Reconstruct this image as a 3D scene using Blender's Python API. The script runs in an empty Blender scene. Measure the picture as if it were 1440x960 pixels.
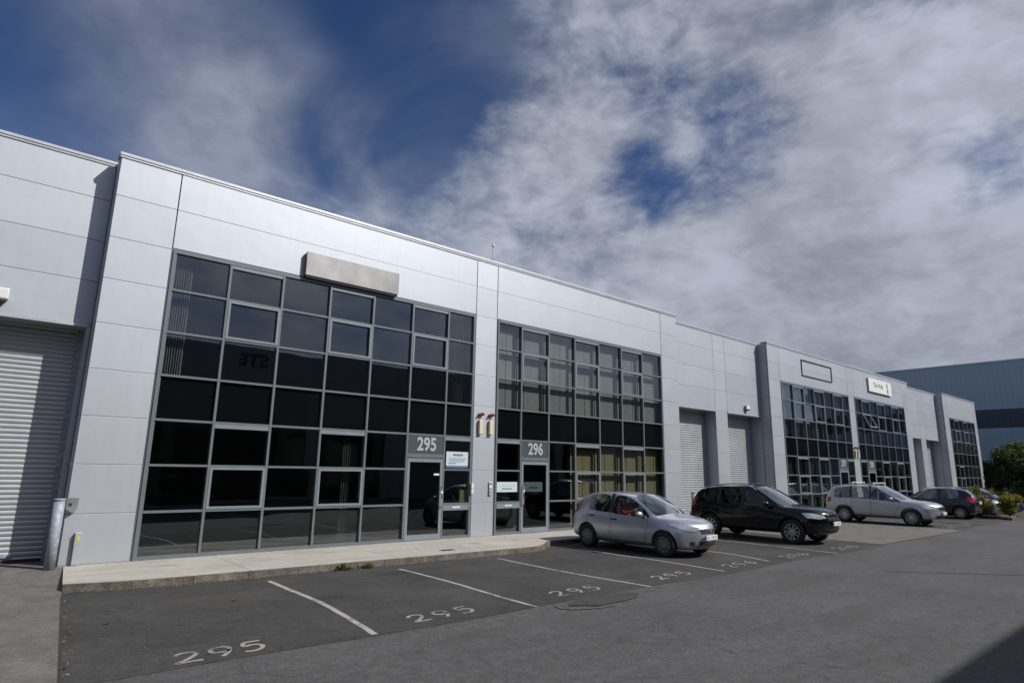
import bpy, bmesh, math, random
from math import radians as R, sin, cos, pi
from mathutils import Vector, Matrix
from mathutils.bvhtree import BVHTree
random.seed(7)
scene = bpy.context.scene
COL = scene.collection

# ------------------------------------------------------------------ materials
def newmat(name):
    m = bpy.data.materials.new(name); m.use_nodes = True
    nt = m.node_tree; nt.nodes.clear()
    out = nt.nodes.new('ShaderNodeOutputMaterial')
    return m, nt, out

def nd(nt, kind, **kw):
    n = nt.nodes.new('ShaderNode' + kind)
    for k, v in kw.items():
        if k in n.inputs: n.inputs[k].default_value = v
        else: setattr(n, k, v)
    return n

def ramp(nt, fac, stops):
    r = nt.nodes.new('ShaderNodeValToRGB')
    while len(r.color_ramp.elements) < len(stops): r.color_ramp.elements.new(0.5)
    for e, (p, c) in zip(r.color_ramp.elements, stops):
        e.position = p; e.color = (c[0], c[1], c[2], 1) if isinstance(c, tuple) else (c, c, c, 1)
    nt.links.new(fac, r.inputs[0])
    return r.outputs[0]

def mat(name, col, rough=0.5, metal=0.0, var=0.0, vscale=3.0, bump=0.0, bscale=60.0, coat=0.0, spec=0.5, coord='Object', emit=None, dirt=None):
    """plain principled with optional noise variation of the base colour and a noise bump"""
    m, nt, out = newmat(name)
    b = nd(nt, 'BsdfPrincipled')
    b.inputs['Base Color'].default_value = (*col, 1)
    b.inputs['Roughness'].default_value = rough
    b.inputs['Metallic'].default_value = metal
    b.inputs['Coat Weight'].default_value = coat
    b.inputs['Coat Roughness'].default_value = 0.05
    b.inputs['Specular IOR Level'].default_value = spec
    nt.links.new(b.outputs[0], out.inputs[0])
    if var or bump:
        tc = nd(nt, 'TexCoord')
    if var:
        n = nd(nt, 'TexNoise', Scale=vscale, Detail=6.0, Roughness=0.6)
        nt.links.new(tc.outputs[coord], n.inputs['Vector'])
        a = tuple(c * (1 - var) for c in col); d = tuple(min(1, c * (1 + var)) for c in col)
        o = ramp(nt, n.outputs[0], [(0.3, a), (0.7, d)])
        nt.links.new(o, b.inputs['Base Color'])
        rr = nd(nt, 'MapRange'); rr.inputs['To Min'].default_value = max(0, rough - .06); rr.inputs['To Max'].default_value = min(1, rough + .08)
        nt.links.new(n.outputs[0], rr.inputs[0]); nt.links.new(rr.outputs[0], b.inputs['Roughness'])
    if bump:
        n2 = nd(nt, 'TexNoise', Scale=bscale, Detail=4.0)
        nt.links.new(tc.outputs[coord], n2.inputs['Vector'])
        bp = nd(nt, 'Bump', Strength=bump, Distance=0.02)
        nt.links.new(n2.outputs[0], bp.inputs['Height']); nt.links.new(bp.outputs[0], b.inputs['Normal'])
    return m

def cladding_mat():
    m, nt, out = newmat('silver_cladding')
    b = nd(nt, 'BsdfPrincipled')
    b.inputs['Metallic'].default_value = 0.66
    tc = nd(nt, 'TexCoord')
    oc = nd(nt, 'Attribute'); oc.attribute_name = 'tone'
    n = nd(nt, 'TexNoise', Scale=0.7, Detail=5.0, Roughness=0.6)
    nt.links.new(tc.outputs['Object'], n.inputs['Vector'])
    # rain streaks: noise stretched in z
    mp = nd(nt, 'Mapping'); mp.inputs['Scale'].default_value = (9, 9, 0.5)
    nt.links.new(tc.outputs['Object'], mp.inputs[0])
    n2 = nd(nt, 'TexNoise', Scale=1.0, Detail=5.0); nt.links.new(mp.outputs[0], n2.inputs['Vector'])
    c1 = ramp(nt, n.outputs[0], [(0.3, (.45, .475, .515)), (0.7, (.48, .505, .545))])
    c2 = ramp(nt, n2.outputs[0], [(0.25, 0.965), (0.6, 1.0)])
    mx = nd(nt, 'Mix', data_type='RGBA', blend_type='MULTIPLY'); mx.inputs[0].default_value = 1
    nt.links.new(c1, mx.inputs[6]); nt.links.new(c2, mx.inputs[7])
    mx2 = nd(nt, 'Mix', data_type='RGBA', blend_type='MULTIPLY'); mx2.inputs[0].default_value = 1
    nt.links.new(mx.outputs[2], mx2.inputs[6]); nt.links.new(oc.outputs['Color'], mx2.inputs[7])
    nt.links.new(mx2.outputs[2], b.inputs['Base Color'])
    rr = nd(nt, 'MapRange'); rr.inputs['To Min'].default_value = .54; rr.inputs['To Max'].default_value = .60
    nt.links.new(n.outputs[0], rr.inputs[0]); nt.links.new(rr.outputs[0], b.inputs['Roughness'])
    # slight oil-canning of the sheet
    n3 = nd(nt, 'TexNoise', Scale=1.6, Detail=2.0); nt.links.new(tc.outputs['Object'], n3.inputs['Vector'])
    bp = nd(nt, 'Bump', Strength=0.35, Distance=0.012)
    nt.links.new(n3.outputs[0], bp.inputs['Height']); nt.links.new(bp.outputs[0], b.inputs['Normal'])
    nt.links.new(b.outputs[0], out.inputs[0])
    return m

def glass_mat(name, tint, refl=1.0, extra=0.0, rough=0.0):
    m, nt, out = newmat(name)
    t = nd(nt, 'BsdfTransparent'); t.inputs[0].default_value = (*tint, 1)
    g = nd(nt, 'BsdfGlossy'); g.inputs['Roughness'].default_value = rough; g.inputs[0].default_value = (.93, .97, 1, 1)
    f = nd(nt, 'LayerWeight'); f.inputs['Blend'].default_value = .5      # facing: 1 - cos
    pw = nd(nt, 'Math', operation='POWER'); pw.inputs[1].default_value = 5; nt.links.new(f.outputs['Facing'], pw.inputs[0])
    sc_ = nd(nt, 'Math', operation='MULTIPLY_ADD'); sc_.inputs[1].default_value = .96; sc_.inputs[2].default_value = .04; nt.links.new(pw.outputs[0], sc_.inputs[0])
    ma = nd(nt, 'Math', operation='MULTIPLY_ADD'); ma.inputs[1].default_value = refl; ma.inputs[2].default_value = extra
    ma.use_clamp = True
    nt.links.new(sc_.outputs[0], ma.inputs[0])
    tc = nd(nt, 'TexCoord'); n = nd(nt, 'TexNoise', Scale=0.9, Detail=1.0)
    nt.links.new(tc.outputs['Object'], n.inputs['Vector'])
    bp = nd(nt, 'Bump', Strength=0.3, Distance=0.012); nt.links.new(n.outputs[0], bp.inputs['Height'])
    nt.links.new(bp.outputs[0], g.inputs['Normal'])
    ms = nd(nt, 'MixShader')
    nt.links.new(ma.outputs[0], ms.inputs[0]); nt.links.new(t.outputs[0], ms.inputs[1]); nt.links.new(g.outputs[0], ms.inputs[2])
    nt.links.new(ms.outputs[0], out.inputs[0])
    return m

def paint_mat(name, col, metal=0.5, rough=0.35, film=1.0, coat=1.0):
    m, nt, out = newmat(name)
    b = nd(nt, 'BsdfPrincipled')
    b.inputs['Base Color'].default_value = (*col, 1); b.inputs['Metallic'].default_value = metal
    b.inputs['Roughness'].default_value = rough
    b.inputs['Coat Weight'].default_value = coat; b.inputs['Coat Roughness'].default_value = 0.04; b.inputs['Specular IOR Level'].default_value = .5 * coat
    geo = nd(nt, 'NewGeometry')
    d = nd(nt, 'BsdfPrincipled'); d.inputs['Base Color'].default_value = (.035, .035, .038, 1); d.inputs['Roughness'].default_value = .8
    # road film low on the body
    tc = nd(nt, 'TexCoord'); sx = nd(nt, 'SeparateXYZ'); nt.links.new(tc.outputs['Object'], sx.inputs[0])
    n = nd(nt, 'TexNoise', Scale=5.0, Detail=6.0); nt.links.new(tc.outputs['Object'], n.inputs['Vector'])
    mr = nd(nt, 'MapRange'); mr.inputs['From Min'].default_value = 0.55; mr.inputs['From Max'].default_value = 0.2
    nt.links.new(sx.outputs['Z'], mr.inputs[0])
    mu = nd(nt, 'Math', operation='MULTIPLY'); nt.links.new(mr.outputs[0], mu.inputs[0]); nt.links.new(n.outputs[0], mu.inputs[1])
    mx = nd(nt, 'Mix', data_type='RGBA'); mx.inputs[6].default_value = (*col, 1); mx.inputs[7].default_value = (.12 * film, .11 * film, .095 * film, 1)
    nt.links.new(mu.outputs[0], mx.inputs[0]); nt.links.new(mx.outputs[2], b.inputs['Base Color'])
    ms = nd(nt, 'MixShader'); nt.links.new(geo.outputs['Backfacing'], ms.inputs[0])
    nt.links.new(b.outputs[0], ms.inputs[1]); nt.links.new(d.outputs[0], ms.inputs[2])
    nt.links.new(ms.outputs[0], out.inputs[0])
    return m

def ground_mat(name, base, spread, speck, warm=(1, .98, .95), patch=0.5, bump=0.5, cracks=False, stains=None, rough=.88, streak=(.93, 1.05)):
    m, nt, out = newmat(name)
    b = nd(nt, 'BsdfPrincipled'); b.inputs['Roughness'].default_value = rough; b.inputs['Specular IOR Level'].default_value = .35
    tc = nd(nt, 'TexCoord')
    O = tc.outputs['Object']
    n1 = nd(nt, 'TexNoise', Scale=patch, Detail=7.0, Roughness=.62); nt.links.new(O, n1.inputs['Vector'])
    n2 = nd(nt, 'TexNoise', Scale=55.0, Detail=4.0, Roughness=.75); nt.links.new(O, n2.inputs['Vector'])
    vo = nd(nt, 'TexVoronoi', Scale=85.0); nt.links.new(O, vo.inputs['Vector'])
    lo = tuple(base * (1 - spread) * w for w in warm); hi = tuple(base * (1 + spread) * w for w in warm)
    c = ramp(nt, n1.outputs[0], [(.3, lo), (.7, hi)])
    s = ramp(nt, n2.outputs[0], [(.3, 1 - speck), (.72, 1 + speck)])
    mx = nd(nt, 'Mix', data_type='RGBA', blend_type='MULTIPLY'); mx.inputs[0].default_value = 1
    nt.links.new(c, mx.inputs[6]); nt.links.new(s, mx.inputs[7])
    n5 = nd(nt, 'TexNoise', Scale=7.0, Detail=8.0, Roughness=.7); nt.links.new(O, n5.inputs['Vector'])
    md = ramp(nt, n5.outputs[0], [(.32, 1 - speck * .8), (.68, 1 + speck * .7)])
    mm = nd(nt, 'Mix', data_type='RGBA', blend_type='MULTIPLY'); mm.inputs[0].default_value = 1
    nt.links.new(mx.outputs[2], mm.inputs[6]); nt.links.new(md, mm.inputs[7]); mx = mm
    cs = ramp(nt, vo.outputs['Color'], [(.2, 1 - speck * .9), (.8, 1 + speck * .9)])
    my = nd(nt, 'Mix', data_type='RGBA', blend_type='MULTIPLY'); my.inputs[0].default_value = 1
    nt.links.new(mx.outputs[2], my.inputs[6]); nt.links.new(cs, my.inputs[7])
    last = my.outputs[2]
    # long scuffs / tyre polish: stretched noise
    mp = nd(nt, 'Mapping'); mp.inputs['Scale'].default_value = (.35, 2.2, 1); nt.links.new(O, mp.inputs[0])
    n3 = nd(nt, 'TexNoise', Scale=1.0, Detail=6.0, Roughness=.6); nt.links.new(mp.outputs[0], n3.inputs['Vector'])
    sc = ramp(nt, n3.outputs[0], [(.35, streak[0]), (.65, streak[1])])
    mz = nd(nt, 'Mix', data_type='RGBA', blend_type='MULTIPLY'); mz.inputs[0].default_value = 1
    nt.links.new(last, mz.inputs[6]); nt.links.new(sc, mz.inputs[7]); last = mz.outputs[2]
    for (x, y, rx, ry, k, col) in (stains or []):
        mp = nd(nt, 'Mapping'); mp.inputs['Location'].default_value = (-x / rx, -y / ry, 0); mp.inputs['Scale'].default_value = (1 / rx, 1 / ry, 0)
        ad = nd(nt, 'VectorMath', operation='MULTIPLY_ADD')
        nn = nd(nt, 'TexNoise', Scale=4.0, Detail=5.0); nt.links.new(O, nn.inputs['Vector'])
        nt.links.new(O, mp.inputs[0])
        nt.links.new(nn.outputs['Color'], ad.inputs[0]); ad.inputs[1].default_value = (.9, .9, 0); nt.links.new(mp.outputs[0], ad.inputs[2])
        sb = nd(nt, 'VectorMath', operation='SUBTRACT'); sb.inputs[1].default_value = (.45, .45, 0); nt.links.new(ad.outputs[0], sb.inputs[0])
        ln = nd(nt, 'VectorMath', operation='LENGTH'); nt.links.new(sb.outputs[0], ln.inputs[0])
        f = ramp(nt, ln.outputs['Value'], [(.62, k), (1.0, 0.0)])
        mq = nd(nt, 'Mix', data_type='RGBA'); mq.inputs[7].default_value = (*col, 1)
        nt.links.new(f, mq.inputs[0]); nt.links.new(last, mq.inputs[6]); last = mq.outputs[2]
    if cracks:
        v = nd(nt, 'TexVoronoi', Scale=.28, feature='DISTANCE_TO_EDGE')
        ad = nd(nt, 'VectorMath', operation='MULTIPLY_ADD'); nn = nd(nt, 'TexNoise', Scale=1.3, Detail=5.0)
        nt.links.new(O, nn.inputs['Vector']); nt.links.new(nn.outputs['Color'], ad.inputs[0]); ad.inputs[1].default_value = (.9, .9, .9); nt.links.new(O, ad.inputs[2])
        nt.links.new(ad.outputs[0], v.inputs['Vector'])
        f = ramp(nt, v.outputs[0], [(0.0, .62), (.006, 1.0)])
        mq = nd(nt, 'Mix', data_type='RGBA', blend_type='MULTIPLY'); mq.inputs[0].default_value = .6
        nt.links.new(last, mq.inputs[6]); nt.links.new(f, mq.inputs[7]); last = mq.outputs[2]
    nt.links.new(last, b.inputs['Base Color'])
    bp = nd(nt, 'Bump', Strength=bump, Distance=.006)
    nt.links.new(n2.outputs[0], bp.inputs['Height']); nt.links.new(bp.outputs[0], b.inputs['Normal'])
    nt.links.new(b.outputs[0], out.inputs[0])
    return m

def worn_paint_mat(name, col, wear=.45):
    m, nt, out = newmat(name)
    b = nd(nt, 'BsdfPrincipled'); b.inputs['Roughness'].default_value = .8
    tc = nd(nt, 'TexCoord')
    n = nd(nt, 'TexNoise', Scale=38.0, Detail=6.0, Roughness=.75); nt.links.new(tc.outputs['Object'], n.inputs['Vector'])
    n1 = nd(nt, 'TexNoise', Scale=3.0, Detail=3.0); nt.links.new(tc.outputs['Object'], n1.inputs['Vector'])
    ad = nd(nt, 'Math', operation='ADD'); nt.links.new(n.outputs[0], ad.inputs[0]); nt.links.new(n1.outputs[0], ad.inputs[1])
    hf = nd(nt, 'Math', operation='MULTIPLY'); hf.inputs[1].default_value = .5; nt.links.new(ad.outputs[0], hf.inputs[0])
    c = ramp(nt, hf.outputs[0], [(wear - .06, (.09, .088, .083)), (wear + .03, col)])
    nt.links.new(c, b.inputs['Base Color'])
    nt.links.new(b.outputs[0], out.inputs[0])
    return m

def leaf_mat(name, dark, light, trans=.25):
    m, nt, out = newmat(name)
    b = nd(nt, 'BsdfPrincipled'); b.inputs['Roughness'].default_value = .6; b.inputs['Specular IOR Level'].default_value = .3
    at = nd(nt, 'Attribute'); at.attribute_name = 'tone'
    c = ramp(nt, at.outputs['Fac'], [(0.0, dark), (1.0, light)])
    nt.links.new(c, b.inputs['Base Color'])
    tr = nd(nt, 'BsdfTranslucent'); nt.links.new(c, tr.inputs[0])
    ms = nd(nt, 'MixShader'); ms.inputs[0].default_value = trans
    nt.links.new(b.outputs[0], ms.inputs[1]); nt.links.new(tr.outputs[0], ms.inputs[2]); nt.links.new(ms.outputs[0], out.inputs[0])
    return m

M = {}
M['clad'] = cladding_mat()
M['joint'] = mat('dark_joint', (.40, .41, .43), .7)
M['coping'] = mat('coping_metal', (.50, .51, .53), .4, .35, var=.05)
M['frame'] = mat('frame_paint', (.14, .165, .18), .42, .1, var=.05)
M['casement'] = mat('casement_paint', (.21, .245, .27), .40, .1, var=.04)
M['glass'] = glass_mat('tinted_glass', (.715, .74, .73), 2.0, .012)
M['doorglass'] = glass_mat('door_glass', (.66, .70, .69), 1.1, .01)
M['carglass'] = glass_mat('car_glass', (.66, .74, .72), 2.2, .06)
M['privacy'] = glass_mat('privacy_glass', (.16, .18, .18), 1.2, .0)
M['spandrel'] = mat('spandrel_glass', (.004, .005, .006), .03, spec=.35)
M['panel'] = mat('number_panel_paint', (.065, .085, .095), .4, .1)
M['digits'] = mat('digit_silver', (.42, .44, .46), .4, .1)
M['room'] = mat('room_wall', (.12, .12, .115), .85)
M['roomdark'] = mat('room_floor', (.022, .022, .024), .9)
M['ceil'] = mat('room_ceiling', (.10, .10, .10), .9)
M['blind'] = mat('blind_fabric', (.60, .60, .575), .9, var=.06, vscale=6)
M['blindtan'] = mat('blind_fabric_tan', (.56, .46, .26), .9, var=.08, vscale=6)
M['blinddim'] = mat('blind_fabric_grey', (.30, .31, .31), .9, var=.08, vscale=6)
M['shutter'] = mat('shutter_metal', (.37, .385, .40), .38, .35, var=.07, vscale=1.5)
M['galv'] = mat('galvanised_steel', (.33, .36, .42), .65, .2, var=.38, vscale=11)
M['steel'] = mat('brushed_steel', (.40, .385, .36), .30, .85, var=.06, vscale=2)
M['chrome'] = mat('chrome', (.75, .75, .76), .12, 1.0)
M['white'] = mat('white_plastic', (.72, .72, .70), .45)
M['cream'] = mat('cream_plastic', (.66, .60, .42), .45)
M['red'] = mat('red_plastic', (.22, .02, .02), .35)
M['dark'] = mat('dark_plastic', (.03, .03, .033), .5)
M['black'] = mat('black_rubber', (.018, .018, .019), .75)
M['tyre'] = mat('tyre_rubber', (.028, .028, .03), .8, var=.25, vscale=8)
M['yellow'] = mat('yellow_sticker', (.65, .50, .04), .5)
M['asphalt'] = ground_mat('road_asphalt', .088, .15, .27, (1, .995, .99), .35, .5, cracks=True, stains=[(12.6, -8.9, 1.6, .5, .35, (.06, .06, .058)), (10.5, -10.6, 1.5, .35, .35, (.058, .058, .056)), (16, -11, 1.2, .8, .3, (.06, .06, .06)), (5.0, -8.2, .8, .25, .3, (.062, .06, .058))])
M['bay'] = ground_mat('bay_asphalt', .056, .26, .30, (1, .965, .92), .6, .5, cracks=True,
    stains=[(4.6, -5.0, .35, .12, .5, (.022, .02, .018)), (6.6, -3.6, .5, .25, .45, (.024, .02, .018)), (9.0, -4.6, .5, .4, .3, (.03, .028, .026)),
            (3.4, -3.9, 1.1, .22, .35, (.085, .08, .072)), (13.8, -5.2, .45, .5, .5, (.02, .019, .018)), (10.6, -4.4, .3, .45, .4, (.028, .026, .024))])
M['concrete'] = ground_mat('driveway_concrete', .145, .20, .22, (1, .935, .86), 1.8, .35, cracks=True, streak=(.99, 1.0))
M['pave'] = ground_mat('pavement_concrete', .44, .12, .12, (1, .94, .83), .8, .2,
    stains=[(3.1, -1.0, .35, .1, .5, (.22, .2, .17)), (4.9, -1.3, .3, .1, .4, (.24, .22, .19)), (6.4, -.9, .3, .12, .4, (.25, .22, .19)), (10.3, -1.3, .25, .2, .35, (.2, .17, .13))])
M['kerb'] = ground_mat('kerb_stone', .13, .5, .4, (1, .87, .74), 3.0, .8)
M['linepaint'] = worn_paint_mat('bay_line_paint', (.38, .37, .35), .455)
M['numpaint'] = worn_paint_mat('bay_number_paint', (.33, .32, .30), .465)
M['seam'] = mat('bitumen_seam', (.022, .022, .022), .6)
M['patchm'] = ground_mat('patch_asphalt', .058, .2, .3, (1, .97, .93), 2.0, .5)
M['patchring'] = worn_paint_mat('patch_grit', (.105, .102, .095), .52)
M['grass'] = mat('verge_grass', (.045, .06, .022), .9, var=.4, vscale=2)
M['ware'] = mat('warehouse_sheet', (.36, .45, .53), .45, .15, var=.04, vscale=.2)
M['wareband'] = mat('warehouse_band', (.035, .055, .085), .35, .1)
M['leafdark'] = leaf_mat('tree_leaf', (.03, .05, .015), (.12, .155, .045))
M['leafgold'] = leaf_mat('golden_leaf', (.06, .085, .018), (.40, .36, .07))
M['leafweed'] = leaf_mat('weed_leaf', (.06, .10, .02), (.20, .22, .05))
M['bark'] = mat('bark', (.06, .045, .035), .9, var=.3, vscale=12)
M['litter'] = leaf_mat('dry_leaf', (.10, .055, .025), (.42, .27, .13), .1)
M['poster'] = mat('poster_paper', (.52, .60, .64), .6, var=.05)
M['posterdim'] = mat('frosted_vinyl', (.40, .44, .46), .7, var=.06)
M['ink'] = mat('poster_ink', (.10, .13, .26), .6)
M['inkteal'] = mat('poster_teal', (.05, .26, .28), .6)
M['signwhite'] = mat('sign_white', (.80, .80, .79), .35)
M['boxpaper'] = mat('manila_paper', (.42, .37, .20), .7)
M['lamp'] = mat('headlamp_lens', (.62, .66, .70), .08, .35, var=.25, vscale=22, coat=1)
M['taillamp'] = mat('tail_lamp', (.42, .015, .02), .12, .0, coat=1)
M['amber'] = mat('amber_lens', (.55, .18, .02), .2)
M['plate'] = mat('number_plate', (.78, .77, .70), .4)
M['plateblue'] = mat('plate_blue', (.02, .05, .30), .4)
M['seatf'] = mat('seat_fabric', (.045, .045, .05), .9)
M['alloy'] = mat('alloy_wheel', (.50, .51, .53), .3, .7)
M['hubcap'] = mat('wheel_cover', (.20, .205, .215), .5, .4, var=.15, vscale=20)
M['skin'] = mat('skin', (.50, .30, .21), .55)
M['hair'] = mat('hair', (.022, .016, .012), .7)
M['redshirt'] = mat('red_cloth', (.42, .03, .035), .85)

# ------------------------------------------------------------------ object helpers
def tag(o, label=None, cat=None, group=None, kind=None):
    if label: o['label'] = label
    if cat: o['category'] = cat
    if group: o['group'] = group
    if kind: o['kind'] = kind
    return o

def empty(name, loc=(0, 0, 0), rz=0.0, label=None, cat=None, group=None):
    o = bpy.data.objects.new(name, None); COL.objects.link(o)
    o.location = loc; o.rotation_euler = (0, 0, rz); o.empty_display_size = .2
    return tag(o, label, cat, group)

def link(name, me, m=None, parent=None, loc=None):
    o = bpy.data.objects.new(name, me); COL.objects.link(o)
    if m is not None:
        me.materials.clear()
        for q in (m if isinstance(m, (list, tuple)) else [m]): me.materials.append(q)
    if parent is not None: o.parent = parent
    if loc: o.location = loc
    return o

class MB:
    def __init__(s):
        s.bm = bmesh.new(); s.lay = s.bm.faces.layers.float.new('tone')
    def box(s, x0, x1, y0, y1, z0, z1, bev=0.0, mi=0, rot=None, tone=None):
        vs = [s.bm.verts.new((x, y, z)) for x in (x0, x1) for y in (y0, y1) for z in (z0, z1)]
        if rot is not None:
            c = Vector(((x0 + x1) / 2, (y0 + y1) / 2, (z0 + z1) / 2))
            for v in vs: v.co = c + rot @ (v.co - c)
        idx = ((0, 1, 3, 2), (4, 6, 7, 5), (0, 4, 5, 1), (2, 3, 7, 6), (0, 2, 6, 4), (1, 5, 7, 3))
        fs = [s.bm.faces.new([vs[i] for i in q]) for q in idx]
        for f in fs: f.material_index = mi
        for f in fs: f[s.lay] = 1.0 if tone is None else tone
        if bev:
            es = list({e for f in fs for e in f.edges})
            bmesh.ops.bevel(s.bm, geom=es, offset=bev, segments=2, affect='EDGES', profile=.6)
        return fs
    def tube(s, p0, p1, r0, r1=None, seg=12, caps=True, mi=0):
        r1 = r0 if r1 is None else r1
        p0, p1 = Vector(p0), Vector(p1); d = (p1 - p0).normalized()
        a = d.orthogonal().normalized(); b = d.cross(a)
        A = [s.bm.verts.new(p0 + (a * cos(2 * pi * i / seg) + b * sin(2 * pi * i / seg)) * r0) for i in range(seg)]
        B = [s.bm.verts.new(p1 + (a * cos(2 * pi * i / seg) + b * sin(2 * pi * i / seg)) * r1) for i in range(seg)]
        for i in range(seg):
            f = s.bm.faces.new((A[i], A[(i + 1) % seg], B[(i + 1) % seg], B[i])); f.smooth = True; f.material_index = mi
        if caps:
            s.bm.faces.new(A[::-1]).material_index = mi; s.bm.faces.new(B).material_index = mi
    def path(s, pts, r, seg=8):
        for a, b in zip(pts[:-1], pts[1:]): s.tube(a, b, r, seg=seg)
    def lathe_y(s, prof, cx=0, cz=0, seg=32, mi=0):
        """prof: (r, y) list, revolve round the y axis through (cx, cz)"""
        rings = []
        for r, y in prof:
            rings.append([s.bm.verts.new((cx + r * cos(2 * pi * i / seg), y, cz + r * sin(2 * pi * i / seg))) for i in range(seg)])
        for a, b in zip(rings[:-1], rings[1:]):
            for i in range(seg):
                f = s.bm.faces.new((a[i], b[i], b[(i + 1) % seg], a[(i + 1) % seg])); f.smooth = True; f.material_index = mi
        return rings
    def prism(s, pts, y0, y1, mi=0):
        """pts (x,z) polygon extruded along y"""
        A = [s.bm.verts.new((x, y0, z)) for x, z in pts]; B = [s.bm.verts.new((x, y1, z)) for x, z in pts]
        n = len(pts)
        s.bm.faces.new(A).material_index = mi; s.bm.faces.new(B[::-1]).material_index = mi
        for i in range(n): s.bm.faces.new((A[i], B[i], B[(i + 1) % n], A[(i + 1) % n])).material_index = mi
    def sheet(s, pts, z, mi=0):
        return s.bm.faces.new([s.bm.verts.new((p[0], p[1], z if len(p) < 3 else p[2])) for p in pts])
    def build(s, name, m, parent=None, loc=None, fix=True):
        if fix: bmesh.ops.recalc_face_normals(s.bm, faces=s.bm.faces)
        me = bpy.data.meshes.new(name); s.bm.to_mesh(me); s.bm.free()
        return link(name, me, m, parent, loc)

def set_tone(o, default=1.0):
    me = o.data
    a = me.attributes.get('tone')
    if a is None or a.domain != 'FACE':
        a = me.attributes.new('tone', 'FLOAT', 'FACE')
        for d in a.data: d.value = default

def text_mesh(body, size, name, m, parent, loc, sx=1.0, extrude=.006, offset=0.0, align='CENTER', rot=(pi / 2, 0, 0)):
    cu = bpy.data.curves.new(name, 'FONT'); cu.body = body; cu.size = size; cu.extrude = extrude; cu.offset = offset
    cu.align_x = align; cu.align_y = 'CENTER'; cu.resolution_u = 4
    t = bpy.data.objects.new('tmp_text', cu); COL.objects.link(t)
    dg = bpy.context.evaluated_depsgraph_get(); dg.update()
    me = bpy.data.meshes.new_from_object(t.evaluated_get(dg)); bpy.data.objects.remove(t); bpy.data.curves.remove(cu)
    rm = Matrix.Rotation(rot[2], 4, 'Z') @ Matrix.Rotation(rot[0], 4, 'X') @ Matrix.Diagonal((sx, 1, 1, 1))
    me.transform(rm)
    return link(name, me, m, parent, loc)

# ------------------------------------------------------------------ camera
S = 1.1875
F, PITCH, ROLL, YAW = 864.37, R(11.794), R(.948), R(40.51)
cam = bpy.data.cameras.new('camera'); cob = bpy.data.objects.new('camera', cam); COL.objects.link(cob)
fw = Vector((sin(YAW) * cos(PITCH), cos(YAW) * cos(PITCH), sin(PITCH)))
r0 = Vector((cos(YAW), -sin(YAW), 0)); up0 = r0.cross(fw)
rt = cos(ROLL) * r0 + sin(ROLL) * up0; up = cos(ROLL) * up0 - sin(ROLL) * r0
mw = Matrix((rt, up, -fw)).transposed().to_4x4(); mw.translation = Vector((0, -14.70, 1.90))
cob.matrix_world = mw
cam.sensor_width = 36; cam.lens = F / 1440 * 36; cam.clip_end = 2000; cam.clip_start = .05
scene.camera = cob

# ------------------------------------------------------------------ light and sky
SUN = Vector((.67, -1.0, 1.06)).normalized()
elev = math.asin(SUN.z); az = math.atan2(SUN.x, SUN.y)
sl = bpy.data.lights.new('sun', 'SUN'); sl.energy = 4.2; sl.angle = R(.53); sl.color = (1, .965, .915)
so = bpy.data.objects.new('sun', sl); COL.objects.link(so)
so.rotation_euler = SUN.to_track_quat('Z', 'Y').to_euler(); so.location = (20, -40, 40)

w = bpy.data.worlds.new('World'); scene.world = w; w.use_nodes = True
nt = w.node_tree; nt.nodes.clear()
wo = nt.nodes.new('ShaderNodeOutputWorld')
sky = nt.nodes.new('ShaderNodeTexSky'); sky.sky_type = 'NISHITA'; sky.sun_disc = False
sky.sun_elevation = elev; sky.sun_rotation = az; sky.altitude = 50; sky.air_density = 1.0; sky.dust_density = .4; sky.ozone_density = 2.5
hs = nd(nt, 'HueSaturation'); hs.inputs['Saturation'].default_value = 1.15; hs.inputs['Value'].default_value = .62
nt.links.new(sky.outputs[0], hs.inputs['Color'])
hx = nd(nt, 'Mix', data_type='RGBA', blend_type='MULTIPLY'); hx.inputs[0].default_value = 1; hx.inputs[7].default_value = (.86, .90, 1.14, 1)
nt.links.new(hs.outputs[0], hx.inputs[6])
bg = nd(nt, 'Background'); bg.inputs['Strength'].default_value = .085; nt.links.new(hx.outputs[2], bg.inputs[0])
tc = nd(nt, 'TexCoord'); D3 = tc.outputs['Generated']
sp = nd(nt, 'SeparateXYZ'); nt.links.new(D3, sp.inputs[0])
za = nd(nt, 'Math', operation='ADD'); za.inputs[1].default_value = .42; nt.links.new(sp.outputs['Z'], za.inputs[0])
zm = nd(nt, 'Math', operation='MAXIMUM'); zm.inputs[1].default_value = .05; nt.links.new(za.outputs[0], zm.inputs[0])
dx = nd(nt, 'Math', operation='DIVIDE'); dy = nd(nt, 'Math', operation='DIVIDE')
nt.links.new(sp.outputs['X'], dx.inputs[0]); nt.links.new(zm.outputs[0], dx.inputs[1])
nt.links.new(sp.outputs['Y'], dy.inputs[0]); nt.links.new(zm.outputs[0], dy.inputs[1])
cb = nd(nt, 'CombineXYZ'); nt.links.new(dx.outputs[0], cb.inputs[0]); nt.links.new(dy.outputs[0], cb.inputs[1])
def noise(scale, detail, rough, dist=0.0, off=(0, 0, 0), rz=0.0, sc=(1, 1, 1), src=None):
    mp = nd(nt, 'Mapping'); mp.inputs['Location'].default_value = off; mp.inputs['Rotation'].default_value = (0, 0, rz); mp.inputs['Scale'].default_value = sc
    nt.links.new(src or cb.outputs[0], mp.inputs[0])
    n = nd(nt, 'TexNoise', Scale=scale, Detail=detail, Roughness=rough, Distortion=dist)
    nt.links.new(mp.outputs[0], n.inputs['Vector']); return n.outputs[0]
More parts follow.
